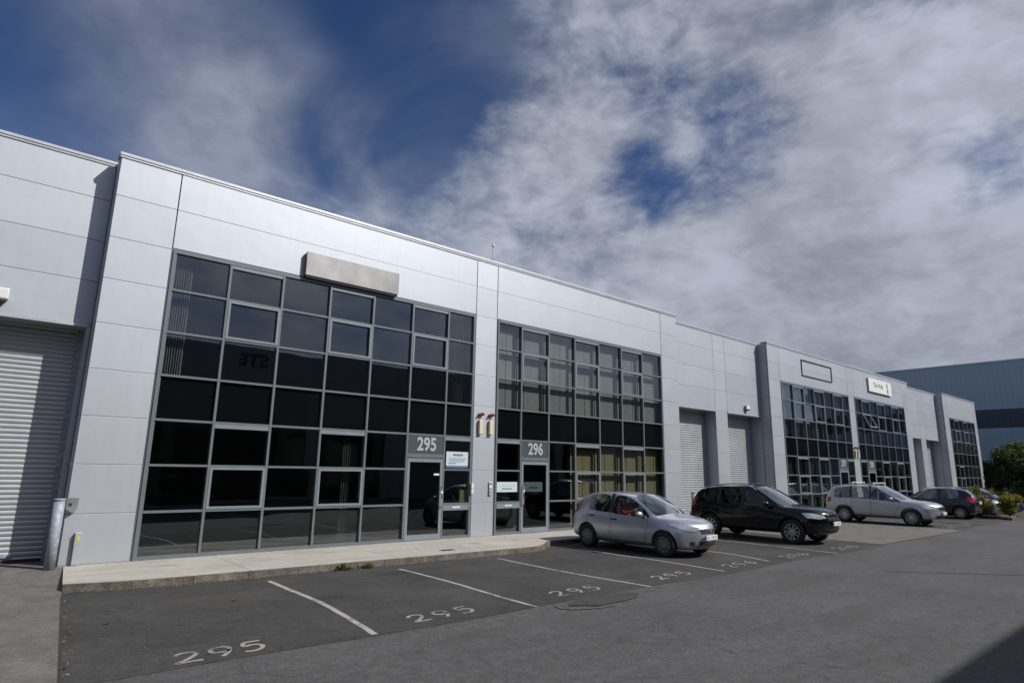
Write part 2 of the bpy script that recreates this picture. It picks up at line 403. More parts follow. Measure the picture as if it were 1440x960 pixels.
def math_(op, a, b, c=None, clamp=False):
    n = nd(nt, 'Math', operation=op); n.use_clamp = clamp
    for i, v in enumerate((a, b, c)):
        if v is None: continue
        if isinstance(v, (int, float)): n.inputs[i].default_value = v
        else: nt.links.new(v, n.inputs[i])
    return n.outputs[0]
def pix_dir(U, V):
    u = (U - 720) / F; v = (V - 480) / F
    return (fw + rt * u - up * v).normalized()
def blob(direction, rad_deg, weight):
    """smooth bump round a compass direction of the sky"""
    dp = nd(nt, 'VectorMath', operation='DOT_PRODUCT'); nt.links.new(D3, dp.inputs[0]); dp.inputs[1].default_value = direction
    mr = nd(nt, 'MapRange', interpolation_type='SMOOTHSTEP'); nt.links.new(dp.outputs['Value'], mr.inputs[0])
    mr.inputs['From Min'].default_value = cos(R(rad_deg)); mr.inputs['From Max'].default_value = 1.0
    mr.inputs['To Min'].default_value = 0.0; mr.inputs['To Max'].default_value = weight
    return mr.outputs[0]
nA = noise(1.5, 9, .58, .2, (3.1, 1.7, 0))
nB = noise(5.5, 10, .60, .35, (1.3, 5.2, .4), sc=(1, 1, 1.7), src=D3)
nC = noise(15., 7, .56, .5, (7.3, 2.2, 1.1), sc=(1, 1, 1.8), src=D3)
nD = noise(38., 5, .5, .8, (2.3, 6.2, 3.1), sc=(1, 1, 2.0), src=D3)
base = math_('ADD', math_('MULTIPLY', nA, .30), math_('ADD', math_('MULTIPLY', nB, .43), math_('ADD', math_('MULTIPLY', nC, .21), math_('MULTIPLY', nD, .06))))
base = math_('MULTIPLY_ADD', base, 1.8, -.4)
DIRS = {  # sky directions (unit vectors) of the clear and the clouded parts; c8 is an unseen cloud added round the sun
 'b1': (pix_dir(510, 30), 13, -.26), 'b1b': (pix_dir(610, 130), 9, -.14), 'b2': (pix_dir(20, 90), 14, -.34), 'b3': (pix_dir(130, 240), 9, -.26), 'b4': (pix_dir(560, 240), 8, -.12), 'b0': (pix_dir(180, 110), 32, -.23),
 'b5': (pix_dir(1000, 205), 9, -.33), 'b5c': (pix_dir(1060, 190), 6, -.12), 'b5b': (pix_dir(905, 262), 5, -.24), 'b6': (pix_dir(1350, 240), 6, -.26), 'b6c': (pix_dir(1420, 225), 5, -.2), 'b6b': (pix_dir(1150, 300), 5, -.08), 'b7': (pix_dir(890, 90), 6, -.13), 'b8': (pix_dir(735, 60), 6, -.14), 'b9': (pix_dir(1240, 40), 7, -.08),
 'c1': (pix_dir(255, 90), 13, -.24), 'c1b': (pix_dir(350, 190), 11, -.04), 'c1c': (pix_dir(490, 290), 11, .04), 'c2': (pix_dir(1250, 520), 34, .36), 'c2b': (pix_dir(1150, 150), 30, .10), 'c3': (pix_dir(780, 170), 8, .14), 'c5': (pix_dir(700, 330), 14, .14), 'c6': (pix_dir(1350, 140), 8, .14), 'c7': (pix_dir(1000, 60), 18, .10), 'c8': (tuple(SUN), 60, .18), 'b10': (pix_dir(20, -60), 16, -.1)}
cov = base
for d_, r_, w_ in DIRS.values(): cov = math_('ADD', cov, blob(d_, r_, w_))
mk = nd(nt, 'MapRange', interpolation_type='SMOOTHSTEP'); nt.links.new(cov, mk.inputs[0])
mk.inputs['From Min'].default_value = .27; mk.inputs['From Max'].default_value = .80
mk.inputs['To Max'].default_value = .96
shade = nd(nt, 'MapRange', interpolation_type='SMOOTHSTEP'); nt.links.new(math_('ADD', math_('MULTIPLY', nB, .58), math_('ADD', math_('MULTIPLY', nC, .32), math_('MULTIPLY', nD, .10))), shade.inputs[0])
shade.inputs['From Min'].default_value = .36; shade.inputs['From Max'].default_value = .66
shade.inputs['To Min'].default_value = .88; shade.inputs['To Max'].default_value = 1.38
bright = math_('ADD', shade.outputs[0], blob(pix_dir(1360, 135), 12, .28))
bright = math_('ADD', bright, blob(pix_dir(780, 350), 22, .10))
bright = math_('ADD', bright, blob(tuple(SUN), 40, 1.2))  # added bright cloud out of view, brightens facade and windscreen reflections
cl = nd(nt, 'Background'); cl.inputs[0].default_value = (.320, .343, .405, 1); nt.links.new(bright, cl.inputs['Strength'])
# thin high veil over the clearer part of the sky
nV = noise(2.6, 5, .5, .6, (4.4, 1.2, 2.0), sc=(1, 1, 1.3), src=D3)
vr = nd(nt, 'MapRange', interpolation_type='SMOOTHSTEP'); nt.links.new(nV, vr.inputs[0]); vr.inputs['From Min'].default_value = .30; vr.inputs['From Max'].default_value = .70
reg = math_('ADD', blob(pix_dir(270, 100), 12, .42), math_('ADD', blob(pix_dir(400, 230), 12, .60), math_('ADD', blob(pix_dir(570, 330), 14, .55), math_('ADD', blob(pix_dir(60, 60), 16, .14), blob(pix_dir(690, 120), 12, .30)))))
veil = math_('MULTIPLY', math_('MULTIPLY', vr.outputs[0], reg), 1.0, clamp=True)
inv = math_('MULTIPLY', math_('SUBTRACT', 1.0, mk.outputs[0]), math_('SUBTRACT', 1.0, math_('MINIMUM', veil, .62)))
mask = math_('SUBTRACT', 1.0, inv)
mxs = nd(nt, 'MixShader'); nt.links.new(mask, mxs.inputs[0]); nt.links.new(bg.outputs[0], mxs.inputs[1]); nt.links.new(cl.outputs[0], mxs.inputs[2])
nt.links.new(mxs.outputs[0], wo.inputs[0])
scene.view_settings.view_transform = 'Standard'; scene.view_settings.look = 'None'
scene.view_settings.exposure = 0.0; scene.view_settings.gamma = 1.0; scene.view_settings.use_curve_mapping = False
scene.cycles.max_bounces = 8; scene.cycles.transparent_max_bounces = 12; scene.cycles.glossy_bounces = 4
scene.cycles.use_denoising = True; scene.cycles.caustics_reflective = False; scene.cycles.caustics_refractive = False
scene.cycles.sample_clamp_indirect = 6

G = -.12     # level of the road and the parking bays; the pavement is at 0
# ------------------------------------------------------------------ ground
def grid_sheet(name, x0, x1, y0, y1, z, m, label=None):
    b = MB(); b.sheet([(x0, y0), (x1, y0), (x1, y1), (x0, y1)], z)
    return tag(b.build(name, m), label, kind='structure')
grid_sheet('ground', -700, 900, -700, 900, G - .03, M['grass'])
grid_sheet('road', -120, 330, -26, 1.5, G, M['asphalt'])
# parking bays: one sheet with an irregular edge against the road
b = MB()
pts = [(.8, 1.0), (.8, -7.25)]
x = 1.2
while x < 21.0:
    pts.append((x, -7.44 + .05 * sin(x * .9) + random.uniform(-.012, .012))); x += .45
pts += [(21.05, -7.36), (21.05, 1.0)]
b.sheet(pts, G + .004)
tag(b.build('parking_bays', M['bay']), 'dark asphalt parking bays with faded lines in front of units 295 and 296', kind='structure')
b = MB(); pts = [(29.75, 1), (29.75, -7.15), (36, -7.0), (50, -6.95), (80, -6.9), (80, 1)]; b.sheet(pts, G + .004)
tag(b.build('parking_area', M['bay']), kind='structure')
# concrete driveways, ramping up to the loading bays
def driveway(name, x0, x1, yroad, slant=0.0):
    b = MB()
    ys = [yroad, -2.6, -.05, 1.3]; zs = [G + .007, G + .007, -.012, -.012]
    X1 = [x1 + slant * (y + .0) for y in ys]
    for i in range(3):
        b.bm.faces.new([b.bm.verts.new(p) for p in ((x0, ys[i], zs[i]), (X1[i], ys[i], zs[i]), (X1[i + 1], ys[i + 1], zs[i + 1]), (x0, ys[i + 1], zs[i + 1]))])
    bmesh.ops.remove_doubles(b.bm, verts=b.bm.verts, dist=.0005)
    for xx in (x0, x1):
        sl_ = slant if xx == x1 else 0
        b.bm.faces.new([b.bm.verts.new(p) for p in ((xx - 2.6 * sl_, -2.6, G - .01), (xx - 2.6 * sl_, -2.6, G + .007), (xx - .05 * sl_, -.05, -.012), (xx + 1.3 * sl_, 1.3, -.012), (xx + 1.3 * sl_, 1.3, G - .01))])
    return tag(b.build(name, M['concrete'], fix=False), kind='structure')
driveway('driveway', -9.0, 1.56, -13.0, .091)
driveway('driveway', 21.07, 29.73, -7.30)
# expansion joints of the driveway
b = MB()
b.box(21.07, 29.73, -7.335, -7.30, G - .01, G + .010)
ribbon0 = [(1.56 + .091 * y, y) for y in (-12, -9, -7.3, -5, -2.6)]
for (p, q) in zip(ribbon0[:-1], ribbon0[1:]): b.bm.faces.new([b.bm.verts.new(v) for v in ((p[0] - .012, p[1], G + .009), (p[0] + .014, p[1], G + .009), (q[0] + .014, q[1], G + .009), (q[0] - .012, q[1], G + .009))])
b.box(21.04, 21.075, -7.3, -2.0, G - .01, G + .010)
tag(b.build('driveway_joint', M['seam']), kind='structure')
# tar seams in the road
b = MB()
def ribbon(b, pts, wd, z):
    L = []; Rr = []
    for i, p in enumerate(pts):
        a = pts[max(0, i - 1)]; c = pts[min(len(pts) - 1, i + 1)]
        d = Vector((c[0] - a[0], c[1] - a[1])); d.normalize(); n = Vector((-d.y, d.x)) * wd / 2
        L.append(b.bm.verts.new((p[0] + n.x, p[1] + n.y, z))); Rr.append(b.bm.verts.new((p[0] - n.x, p[1] - n.y, z)))
    for i in range(len(pts) - 1): b.bm.faces.new((L[i], Rr[i], Rr[i + 1], L[i + 1]))
ribbon(b, [(15.34, -9.33), (15.8, -9.85), (16.4, -10.4), (17.3, -11.35), (18.6, -12.8), (20.5, -15)], .05, G + .004)
ribbon(b, [(40, -9.9), (60, -9.9)], .03, G + .004)
tag(b.build('road_seam', M['seam']), kind='structure')
# repaired patch at the road edge, with a gritty rim
b = MB()
import itertools
def loop(cx, cy, rx, ry, n=26, j=.05, seed=1):
    rd = random.Random(seed)
    return [(cx + rx * cos(2 * pi * i / n) * (1 + rd.uniform(-j, j)), cy + ry * sin(2 * pi * i / n) * (1 + rd.uniform(-j, j))) for i in range(n)]
for (a0, a1, rx, ry, wd, sd) in ((150, 262, .95, .36, .06, 1), (20, 75, .92, .30, .03, 2)):
    rdm = random.Random(sd); Pp = []
    for i in range(22):
        t = R(a0 + (a1 - a0) * i / 21); k = 1 + rdm.uniform(-.04, .04); Pp.append((7.95 + rx * k * cos(t), -7.74 + ry * k * sin(t)))
    ribbon(b, Pp, wd, G + .010)
tag(b.build('road_patch_rim', M['patchring']), kind='structure')
b = MB(); b.sheet(loop(8.05, -7.72, .82, .29, n=14, seed=5, j=.16), G + .012)
tag(b.build('road_patch', M['patchm']), kind='structure')

# pavement with joints; the kerb is a real step
def front(x):   # y of the kerb line
    if x < 11.0: return -2.48 - .028 * (x - 1.36) + .24 * max(0.0, 1 - (x - 1.36) / 1.3) ** 1.5
    if x < 12.3: return -2.75 + (x - 11.0) ** 2 * .46
    return -1.97
edges = [1.36, 4.2, 7.25, 10.3, 13.35, 16.4, 19.45, 21.04]
b = MB()
for a, c in zip(edges[:-1], edges[1:]):
    n = 8; xs_ = [a + .006 + (c - a - .012) * i / n for i in range(n + 1)]
    top = [b.bm.verts.new((x, front(x) + .115, 0)) for x in xs_]; xk = [max(x, 1.575) for x in xs_]; xk = [1.575 + (xs_[-1] - 1.575) * i / n for i in range(n + 1)] if a < 1.5 else xs_
    bk = [b.bm.verts.new((x, .10, 0)) for x in xk]
    tl = [b.bm.verts.new((x, front(x) + .115, G)) for x in xs_]; bl = [b.bm.verts.new((x, .10, G)) for x in xk]
    for i in range(n):
        b.bm.faces.new((top[i], top[i + 1], bk[i + 1], bk[i])); b.bm.faces.new((tl[i], tl[i + 1], top[i + 1], top[i]))
    b.bm.faces.new((top[0], bk[0], bl[0], tl[0])); b.bm.faces.new((top[-1], tl[-1], bl[-1], bk[-1]))
tag(b.build('pavement', M['pave']), kind='structure')
b = MB()
x = 1.36
while x < 21.0:
    x2 = min(x + .92, 21.04)
    ya, yb = front(x), front(x2)
    v = [b.bm.verts.new(p) for p in ((x + .004, ya, G), (x2 - .004, yb, G), (x2 - .004, yb + .11, G), (x + .004, ya + .11, G),
         (x + .004, ya + .012, -.003), (x2 - .004, yb + .012, -.003), (x2 - .004, yb + .11, -.003), (x + .004, ya + .11, -.003))]
    for q in ((0, 1, 5, 4), (4, 5, 6, 7), (1, 2, 6, 5), (3, 0, 4, 7), (2, 3, 7, 6)): b.bm.faces.new([v[i] for i in q])
    x = x2
tag(b.build('kerb', M['kerb']), kind='structure')
b = MB(); b.box(8.72, 9.08, -2.12, -1.94, -.01, .006)
for i in range(5): b.box(8.75 + i * .065, 8.785 + i * .065, -2.10, -1.96, .004, .009, mi=1)
o = tag(b.build('drain_cover', [M['dark'], M['seam']]), 'small dark drain grating set in the pale pavement', 'drain cover')
# pavement in front of the far units
for (xa, xb) in ((29.8, 49.0), (57.4, 67.0)):
    b = MB(); b.box(xa, xb, -1.9, .1, G, 0); tag(b.build('pavement', M['pave']), kind='structure')
driveway('driveway', 49.05, 57.3, -6.95)

# bay lines, hand-painted and wavering
def line(pts, wd=.085, m='linepaint'):
    b = MB(); P = []
    n = 24
    for i in range(n + 1):
        t = i / n * (len(pts) - 1); k = min(int(t), len(pts) - 2); f = t - k
        p0 = pts[max(k - 1, 0)]; p1 = pts[k]; p2 = pts[k + 1]; p3 = pts[min(k + 2, len(pts) - 1)]
        q = [.5 * ((2 * p1[j]) + (-p0[j] + p2[j]) * f + (2 * p0[j] - 5 * p1[j] + 4 * p2[j] - p3[j]) * f * f + (-p0[j] + 3 * p1[j] - 3 * p2[j] + p3[j]) * f ** 3) for j in (0, 1)]
        P.append((q[0] + random.uniform(-.006, .006), q[1]))
    ribbon(b, P, wd, G + .008)
    return b.build('bay_line', M[m])
LN = [([(4.32, -3.06), (4.31, -4.0), (4.31, -5.15), (4.20, -6.4), (4.07, -7.42)], 'white bay line nearest the camera, curving at its road end', .085),
      ([(6.91, -3.19), (6.92, -4.3), (6.90, -5.2), (6.80, -6.5), (6.76, -7.48)], 'white bay line between the first and second number 295', .072),
      ([(9.56, -3.12), (9.50, -4.4), (9.47, -5.6), (9.57, -7.46)], 'white bay line ending beside the repaired asphalt patch', .068),
      ([(12.55, -2.9), (12.45, -4.4), (12.47, -5.6), (12.33, -7.28)], 'white bay line running along the near side of the silver hatchback', .068),
      ([(15.15, -2.6), (15.10, -4.6), (15.0, -6.0), (14.61, -7.08)], 'white bay line between the silver hatchback and the black car', .068),
      ([(17.8, -2.6), (17.8, -5.1), (17.67, -7.42)], 'white bay line running under the near side of the black car', .068)]
for p, lb, wd in LN: tag(line(p, wd), lb, 'parking line', 'lines painted between the parking bays', 'thing')
for i, xx in enumerate((32.35, 35.0, 37.6)):
    tag(line([(xx, -3.0), (xx, -5), (xx, -6.85)]), ['far bay line just beyond the silver estate car', 'far bay line between the estate car and the dark hatchback', 'far bay line running under the dark hatchback'][i], 'parking line', 'lines painted between the parking bays', 'thing')

# painted bay numbers
STROKES = {'2': [[(.05, .74), (.16, .93), (.42, 1.0), (.66, .92), (.74, .74), (.62, .52), (.34, .26), (.04, .02), (.40, .03), (.86, .02)]],
           '9': [[(.74, .62), (.60, .46), (.32, .44), (.12, .60), (.14, .84), (.36, .99), (.62, .96), (.76, .78), (.74, .56), (.60, .24), (.40, 0.0)]],
           '5': [[(.82, 1.0), (.24, .98), (.17, .58), (.44, .66), (.70, .55), (.78, .34), (.64, .10), (.36, .0), (.08, .06)]],
           '6': [[(.70, .96), (.42, .80), (.20, .50), (.14, .22), (.30, .03), (.56, .02), (.74, .20), (.68, .40), (.46, .46), (.22, .34)]],
           '7': [[(.05, .96), (.80, .98), (.52, .5), (.34, .0)]]}
def bay_number(txt, x, y, h, wd, gap, rot, label, thick=.052):
    z = G + .009; root = empty('bay_number', (0, 0, 0))
    c, s_ = cos(rot), sin(rot)
    for k, ch in enumerate(txt):
        b = MB()
        for st in STROKES[ch]:
            P = []
            pts = st; n = (len(pts) - 1) * 5
            for i in range(n + 1):
                t = i / n * (len(pts) - 1); kk = min(int(t), len(pts) - 2); f = t - kk
                p0 = pts[max(kk - 1, 0)]; p1 = pts[kk]; p2 = pts[kk + 1]; p3 = pts[min(kk + 2, len(pts) - 1)]
                q = [.5 * ((2 * p1[j]) + (-p0[j] + p2[j]) * f + (2 * p0[j] - 5 * p1[j] + 4 * p2[j] - p3[j]) * f * f + (-p0[j] + 3 * p1[j] - 3 * p2[j] + p3[j]) * f ** 3) for j in (0, 1)]
                lx = q[0] * wd + k * (wd + gap) + q[1] * .06; ly = q[1] * h
                P.append((x + c * lx - s_ * ly, y + s_ * lx + c * ly))
            ribbon(b, P, thick, z)
        b.build('digit', M['numpaint'], root)
    return tag(root, label, 'painted number', 'numbers painted in the parking bays', 'thing')
bay_number('295', 1.88, -7.26, .38, .31, .03, .03, 'number 295 painted in the bay nearest the camera')
bay_number('295', 4.80, -7.20, .36, .32, .08, .05, 'number 295 painted in the second bay, between two curving lines')
bay_number('295', 7.60, -7.10, .34, .32, .10, .03, 'number 295 painted just behind the repaired asphalt patch', .047)
bay_number('295', 10.35, -7.12, .32, .33, .10, .05, 'number 295 painted in the empty bay before the silver hatchback', .047)
bay_number('296', 12.95, -7.10, .32, .34, .12, .04, 'number 296 painted in front of the silver hatchback bumper', .047)
bay_number('296', 15.6, -7.12, .32, .34, .12, .04, 'number 296 painted in the bay left of the black car', .047)
bay_number('296', 18.6, -7.15, .32, .36, .14, .04, 'number 296 painted in front of the black car bumper', .047)
bay_number('297', 30.2, -6.75, .32, .36, .14, .02, 'number painted in front of the silver estate car', .047)
bay_number('297', 33.0, -6.6, .32, .36, .14, .02, 'number painted between the estate car and the dark hatchback', .047)

# ------------------------------------------------------------------ building blocks
ROWS = [0.0, .94, 1.88, 2.82, 3.76, 4.70, 5.64, 6.54]
TOP = 8.44
JZ = [0, .94, 1.88, 2.82, 3.76, 4.70, 5.64, 6.54, 7.47, 8.36]
def panels(b, x0, x1, z0, z1, y=0.0, gapx=.006, gapz=.0036, depth=.06, zcuts=None, axis='y'):
    zs = [z0] + [z for z in (zcuts or JZ) if z0 + .05 < z < z1 - .05] + [z1]
    for a, c in zip(zs[:-1], zs[1:]):
        t = random.uniform(.955, 1.02)
        rot = Matrix.Rotation(R(random.uniform(-.10, .10)), 3, 'X') @ Matrix.Rotation(R(random.uniform(-.05, .05)), 3, 'Z')
        if axis == 'y': b.box(x0 + gapx, x1 - gapx, y, y + depth, a + gapz, c - gapz, bev=.006, tone=t, rot=rot)
        else: b.box(y, y + depth, x0 + gapx, x1 - gapx, a + gapz, c - gapz, bev=.006, tone=t)

def blind(parent_x, x0, x1, z0, z1, m, label, yoff=.26, density=.083, slack=0.0, ang=42):
    """vertical-louvre blind hanging inside the window"""
    b = MB(); x = x0
    rd = random.Random(int(x0 * 100 + z0 * 7))
    while x < x1 - .03:
        a = R(ang + rd.uniform(-3, 3)); wv = .090
        dx_, dy_ = cos(a) * wv / 2, sin(a) * wv / 2
        zb = z0 + rd.uniform(0, .012)
        cx = x + .045
        n = 4
        vs = []
        for i in range(n + 1):
            t = -1 + 2 * i / n; bow = .003 * (1 - t * t)
            px, py = cx + dx_ * t + bow, yoff + dy_ * t - bow
            vs.append((b.bm.verts.new((px, py, zb)), b.bm.verts.new((px, py, z1))))
        for p, q in zip(vs[:-1], vs[1:]):
            f = b.bm.faces.new((p[0], q[0], q[1], p[1])); f.smooth = True
        x += density + rd.uniform(-.004, .004) + (slack if rd.random() < .12 else 0)
    b.box(x0, x1, yoff - .02, yoff + .02, z1, z1 + .03)
    o = b.build('vertical_blind', m, fix=False)
    tag(o, label, 'blind', 'fabric blinds hanging behind the window walls')
    o.location.x = parent_x
    return o

def screen(root, cols, door, casement_cols, low_case, number, unit, inner_side='L', bx=0.0):
    """window wall of 7 rows; parts: window_frame > casements, glazing, spandrel, door ..."""
    x0, x1 = cols[0], cols[-1]
    b = MB(); fw_ = .064
    # perimeter with a stepped profile
    b.box(x0, x0 + fw_, -.02, .14, 0.0, 6.54); b.box(x1 - fw_, x1, -.02, .14, 0.0, 6.54)
    b.box(x0 + fw_, x1 - fw_, -.02, .14, 6.54 - fw_, 6.54); b.box(x0 + fw_, x1 - fw_, -.02, .14, 0.0, .075)
    b.box(x0 + fw_, x0 + fw_ + .02, .01, .12, .075, 6.465); b.box(x1 - fw_ - .02, x1 - fw_, .01, .12, .075, 6.465)
    b.box(x0 - .03, x0, .005, .08, 0.0, 6.57); b.box(x1, x1 + .03, .005, .08, 0.0, 6.57); b.box(x0, x1, .005, .08, 6.54, 6.57)
    mw_ = .026
    dc = door
    for i, xm in enumerate(cols[1:-1], 1):
        b.box(xm - mw_, xm + mw_, -.028, .125, .075, 6.465)
    for k, z in enumerate(ROWS[1:-1], 1):
        for i in range(len(cols) - 1):
            if dc is not None and i == dc and k in (1, 2): continue
            xa = cols[i] + (mw_ if i else fw_); xb = cols[i + 1] - (mw_ if i < len(cols) - 2 else fw_)
            b.box(xa, xb, -.020, .12, z - .024, z + .024)
            # shadow-gap bead round each pane
    fr = b.build('window_frame', M['frame'], root)
    # glass, one mesh for the clear panes and one for the black spandrels
    g = MB(); gl = MB(); s = MB(); sd = MB()
    side_i = None if door is None else (door + 1 if inner_side == 'L' else door - 1)
    for k in range(7):
        for i in range(len(cols) - 1):
            if dc is not None and i == dc and k < 3: continue
            xa, xb = cols[i] + .03, cols[i + 1] - .03; za, zb = ROWS[k] + .03, ROWS[k + 1] - .03
            rot = Matrix.Rotation(R(random.uniform(-.35, .35)), 3, 'Z') @ Matrix.Rotation(R(random.uniform(-.3, .3)), 3, 'X')
            t = s if (k == 3) else (g if k > 3 else (sd if i == side_i else gl))
            t.box(xa, xb, .045, .057, za, zb, rot=rot)
    g.build('upper_glazing', M['glass'], root); gl.build('lower_glazing', M['glass'], root)
    if side_i is not None: sd.build('sidelight', M['glass'], root)
    else: sd.bm.free()
    s.build('spandrel_glass', M['spandrel'], root)
    # opening lights
    cs = [(i, 5) for i in casement_cols] + [(i, 1) for i in low_case]
    for n_, (i, k) in enumerate(cs):
        xa, xb, za, zb = cols[i] + .029, cols[i + 1] - .029, ROWS[k] + .027, ROWS[k + 1] - .027
        c = MB(); t = .050
        opn = (unit == 298 and i == 1 and k == 5)
        yf = -.036
        c.box(xa, xa + t, yf, .04, za, zb); c.box(xb - t, xb, yf, .04, za, zb)
        c.box(xa + t, xb - t, yf, .04, za, za + t); c.box(xa + t, xb - t, yf, .04, zb - t, zb)
        o = c.build('casement', M['casement'], fr)
        if opn:   # top-hung light standing open
            o.data.transform(Matrix.Translation((0, 0, -zb))); o.location = (0, 0, zb); o.rotation_euler = (R(-24), 0, 0)
    # head rails over the opening lights
    for i in list(casement_cols):
        h = MB(); h.box(cols[i] + .029, cols[i + 1] - .029, -.016, .03, 6.39, 6.464); h.build('head_rail', M['casement'], fr)
    for i in (low_case + ([dc + 1 if inner_side == 'L' else dc - 1] if dc is not None else [])):
        h = MB(); h.box(cols[i] + .029, cols[i + 1] - .029, -.016, .03, 2.70, 2.792); h.build('head_rail', M['casement'], fr)
    if dc is not None:
        xa, xb = cols[dc] + .029, cols[dc + 1] - .029
        p = MB(); p.box(xa, xb, -.012, .05, 2.30, 2.79); np_ = p.build('number_panel', M['panel'], root)
        t = text_mesh(str(number), .50, 'numerals', M['digits'], np_, ((xa + xb) / 2 + .02, -.020, 2.545), sx=.86, offset=.014, extrude=.008)
        p = MB(); p.box(xa, xb, -.02, .10, 2.17, 2.298); p.box(xa, xb, -.035, -.018, 2.20, 2.25); p.build('door_transom', M['frame'], root)
        d = MB(); t_ = .085
        d.box(xa + .006, xa + t_, -.03, .03, .02, 2.165); d.box(xb - t_, xb - .006, -.03, .03, .02, 2.165)
        d.box(xa + t_, xb - t_, -.03, .03, 2.075, 2.165); d.box(xa + t_, xb - t_, -.03, .03, .02, .16)
        dr = d.build('door', M['casement'], root)
        q = MB(); q.box(xa + t_, xb - t_, -.006, .004, .16, 2.075); q.build('door_pane', M['doorglass'], dr)
        hx = xb - .05 if inner_side == 'L' else xa + .05
        sg = -1 if inner_side == 'L' else 1
        q = MB(); 
        q.path([(hx, -.03, .86), (hx, -.09, .86), (hx + sg * .0, -.10, .89), (hx, -.10, 1.37), (hx, -.09, 1.40), (hx, -.03, 1.40)], .016, 10)
        q.build('handle', M['chrome'], dr)
        # sidelight letter-box rail
        si = dc + 1 if inner_side == 'L' else dc - 1
        sa, sb = cols[si] + (.029 if si else .075), cols[si + 1] - (.029 if si < len(cols) - 2 else .075)
        q = MB(); q.box(sa, sb, -.026, .05, .765, .912); rl = q.build('letter_rail', M['casement'], root)
        q = MB(); cx_ = (sa + sb) / 2; q.box(cx_ - .14, cx_ + .14, -.036, -.024, .825, .865); q.build('letter_plate', M['white'], rl)
    return fr

def block(name, X, width, screens, label, group='silver clad office blocks of the terrace'):
    root = empty(name, (X, 0, 0), 0, label, 'office block', group)
    # cladding
    b = MB()
    segs = []
    px = 0.0
    for sc in screens:
        segs.append(('pier', px, sc['cols'][0] - .03)); segs.append(('over', sc['cols'][0] - .03, sc['cols'][-1] + .03)); px = sc['cols'][-1] + .03
    segs.append(('pier', px, width))
    for kind, a, c in segs:
        if kind == 'pier': panels(b, a, c, -.12, 8.36, gapx=.010)
        else: panels(b, a, c, 6.575, 8.36, gapx=.010)
    o = b.build('cladding', M['clad'], root); set_tone(o)
    b = MB()
    for kind, a, c in segs:
        if kind == 'pier': b.box(a + (.06 if a == 0 else .0), c - (.06 if c == width else 0), .045, .2, -.12, 8.40)
        else: b.box(a, c, .045, .2, 6.59, 8.40)
    b.build('wall_backing', M['joint'], root)
    # returns
    b = MB()
    panels(b, .065, 1.6, -.12, 8.36, y=.0, axis='x'); o = b.build('return_wall', M['clad'], root)
    b = MB(); panels(b, .065, 1.6, -.12, 8.36, y=width - .06, axis='x'); o = b.build('return_wall', M['clad'], root)
    # coping
    b = MB(); b.box(-.03, width + .03, -.035, .32, 8.375, 8.44, bev=.008); b.box(-.02, width + .02, -.02, .0, 8.33, 8.374)
    b.build('coping', M['coping'], root)
    # roof, rooms
    b = MB(); b.box(.07, width - .07, .2, 26, 8.0, 8.2); b.build('roof', M['joint'], root)
    b = MB()
    for sc in screens:
        a, c = sc['cols'][0], sc['cols'][-1]
        lo = a - .3; hi = c + .3
        b.box(lo, hi, 5.2, 5.3, 0, 6.9, mi=0); b.box(lo - .1, lo, .2, 5.2, 0, 6.9, mi=0); b.box(hi, hi + .1, .2, 5.2, 0, 6.9, mi=0)
        b.box(lo, hi, .2, 5.2, -.1, -.002, mi=1); b.box(lo, hi, .16, 5.2, 2.86, 3.70, mi=1); b.box(lo, hi, .2, 5.2, 6.56, 6.8, mi=2)
    b.build('rooms', [M['room'], M['roomdark'], M['ceil']], root)
    for sc in screens: screen(root, sc['cols'], sc.get('door'), sc['case'], sc['low'], sc.get('number'), sc.get('number'), sc.get('side', 'L'))
    return root

C1 = [1.22, 2.45, 3.69, 4.92, 6.16, 7.40, 8.62, 9.61]
C2 = [10.50, 11.52, 12.74, 14.00, 15.26, 16.52, 17.78, 19.05]
C3 = [1.22, 2.42, 3.62, 4.82, 6.02, 7.22, 8.36]
BX1, BX2, BX3, BW = 1.46, 29.40, 57.50, 20.18
block('office_block', BX1, BW, [dict(cols=C1, door=5, case=[1, 3, 5], low=[1, 3], number=295, side='L'),
                                dict(cols=C2, door=1, case=[1, 3, 5], low=[3, 5], number=296, side='R')],
      'near silver clad block with dark window walls and doors 295 and 296')
block('office_block', BX2, BW, [dict(cols=C1, door=5, case=[1, 3, 5], low=[1, 3], number=297, side='L'),
                                dict(cols=C2, door=1, case=[1, 3, 5], low=[3, 5], number=298, side='R')],
      'middle silver clad block with window walls behind the silver estate car')
block('office_block', BX3, 9.27, [dict(cols=C3, door=None, case=[1, 3], low=[1], number=299)],
      'far end silver clad block with a single window wall, beside the trees')

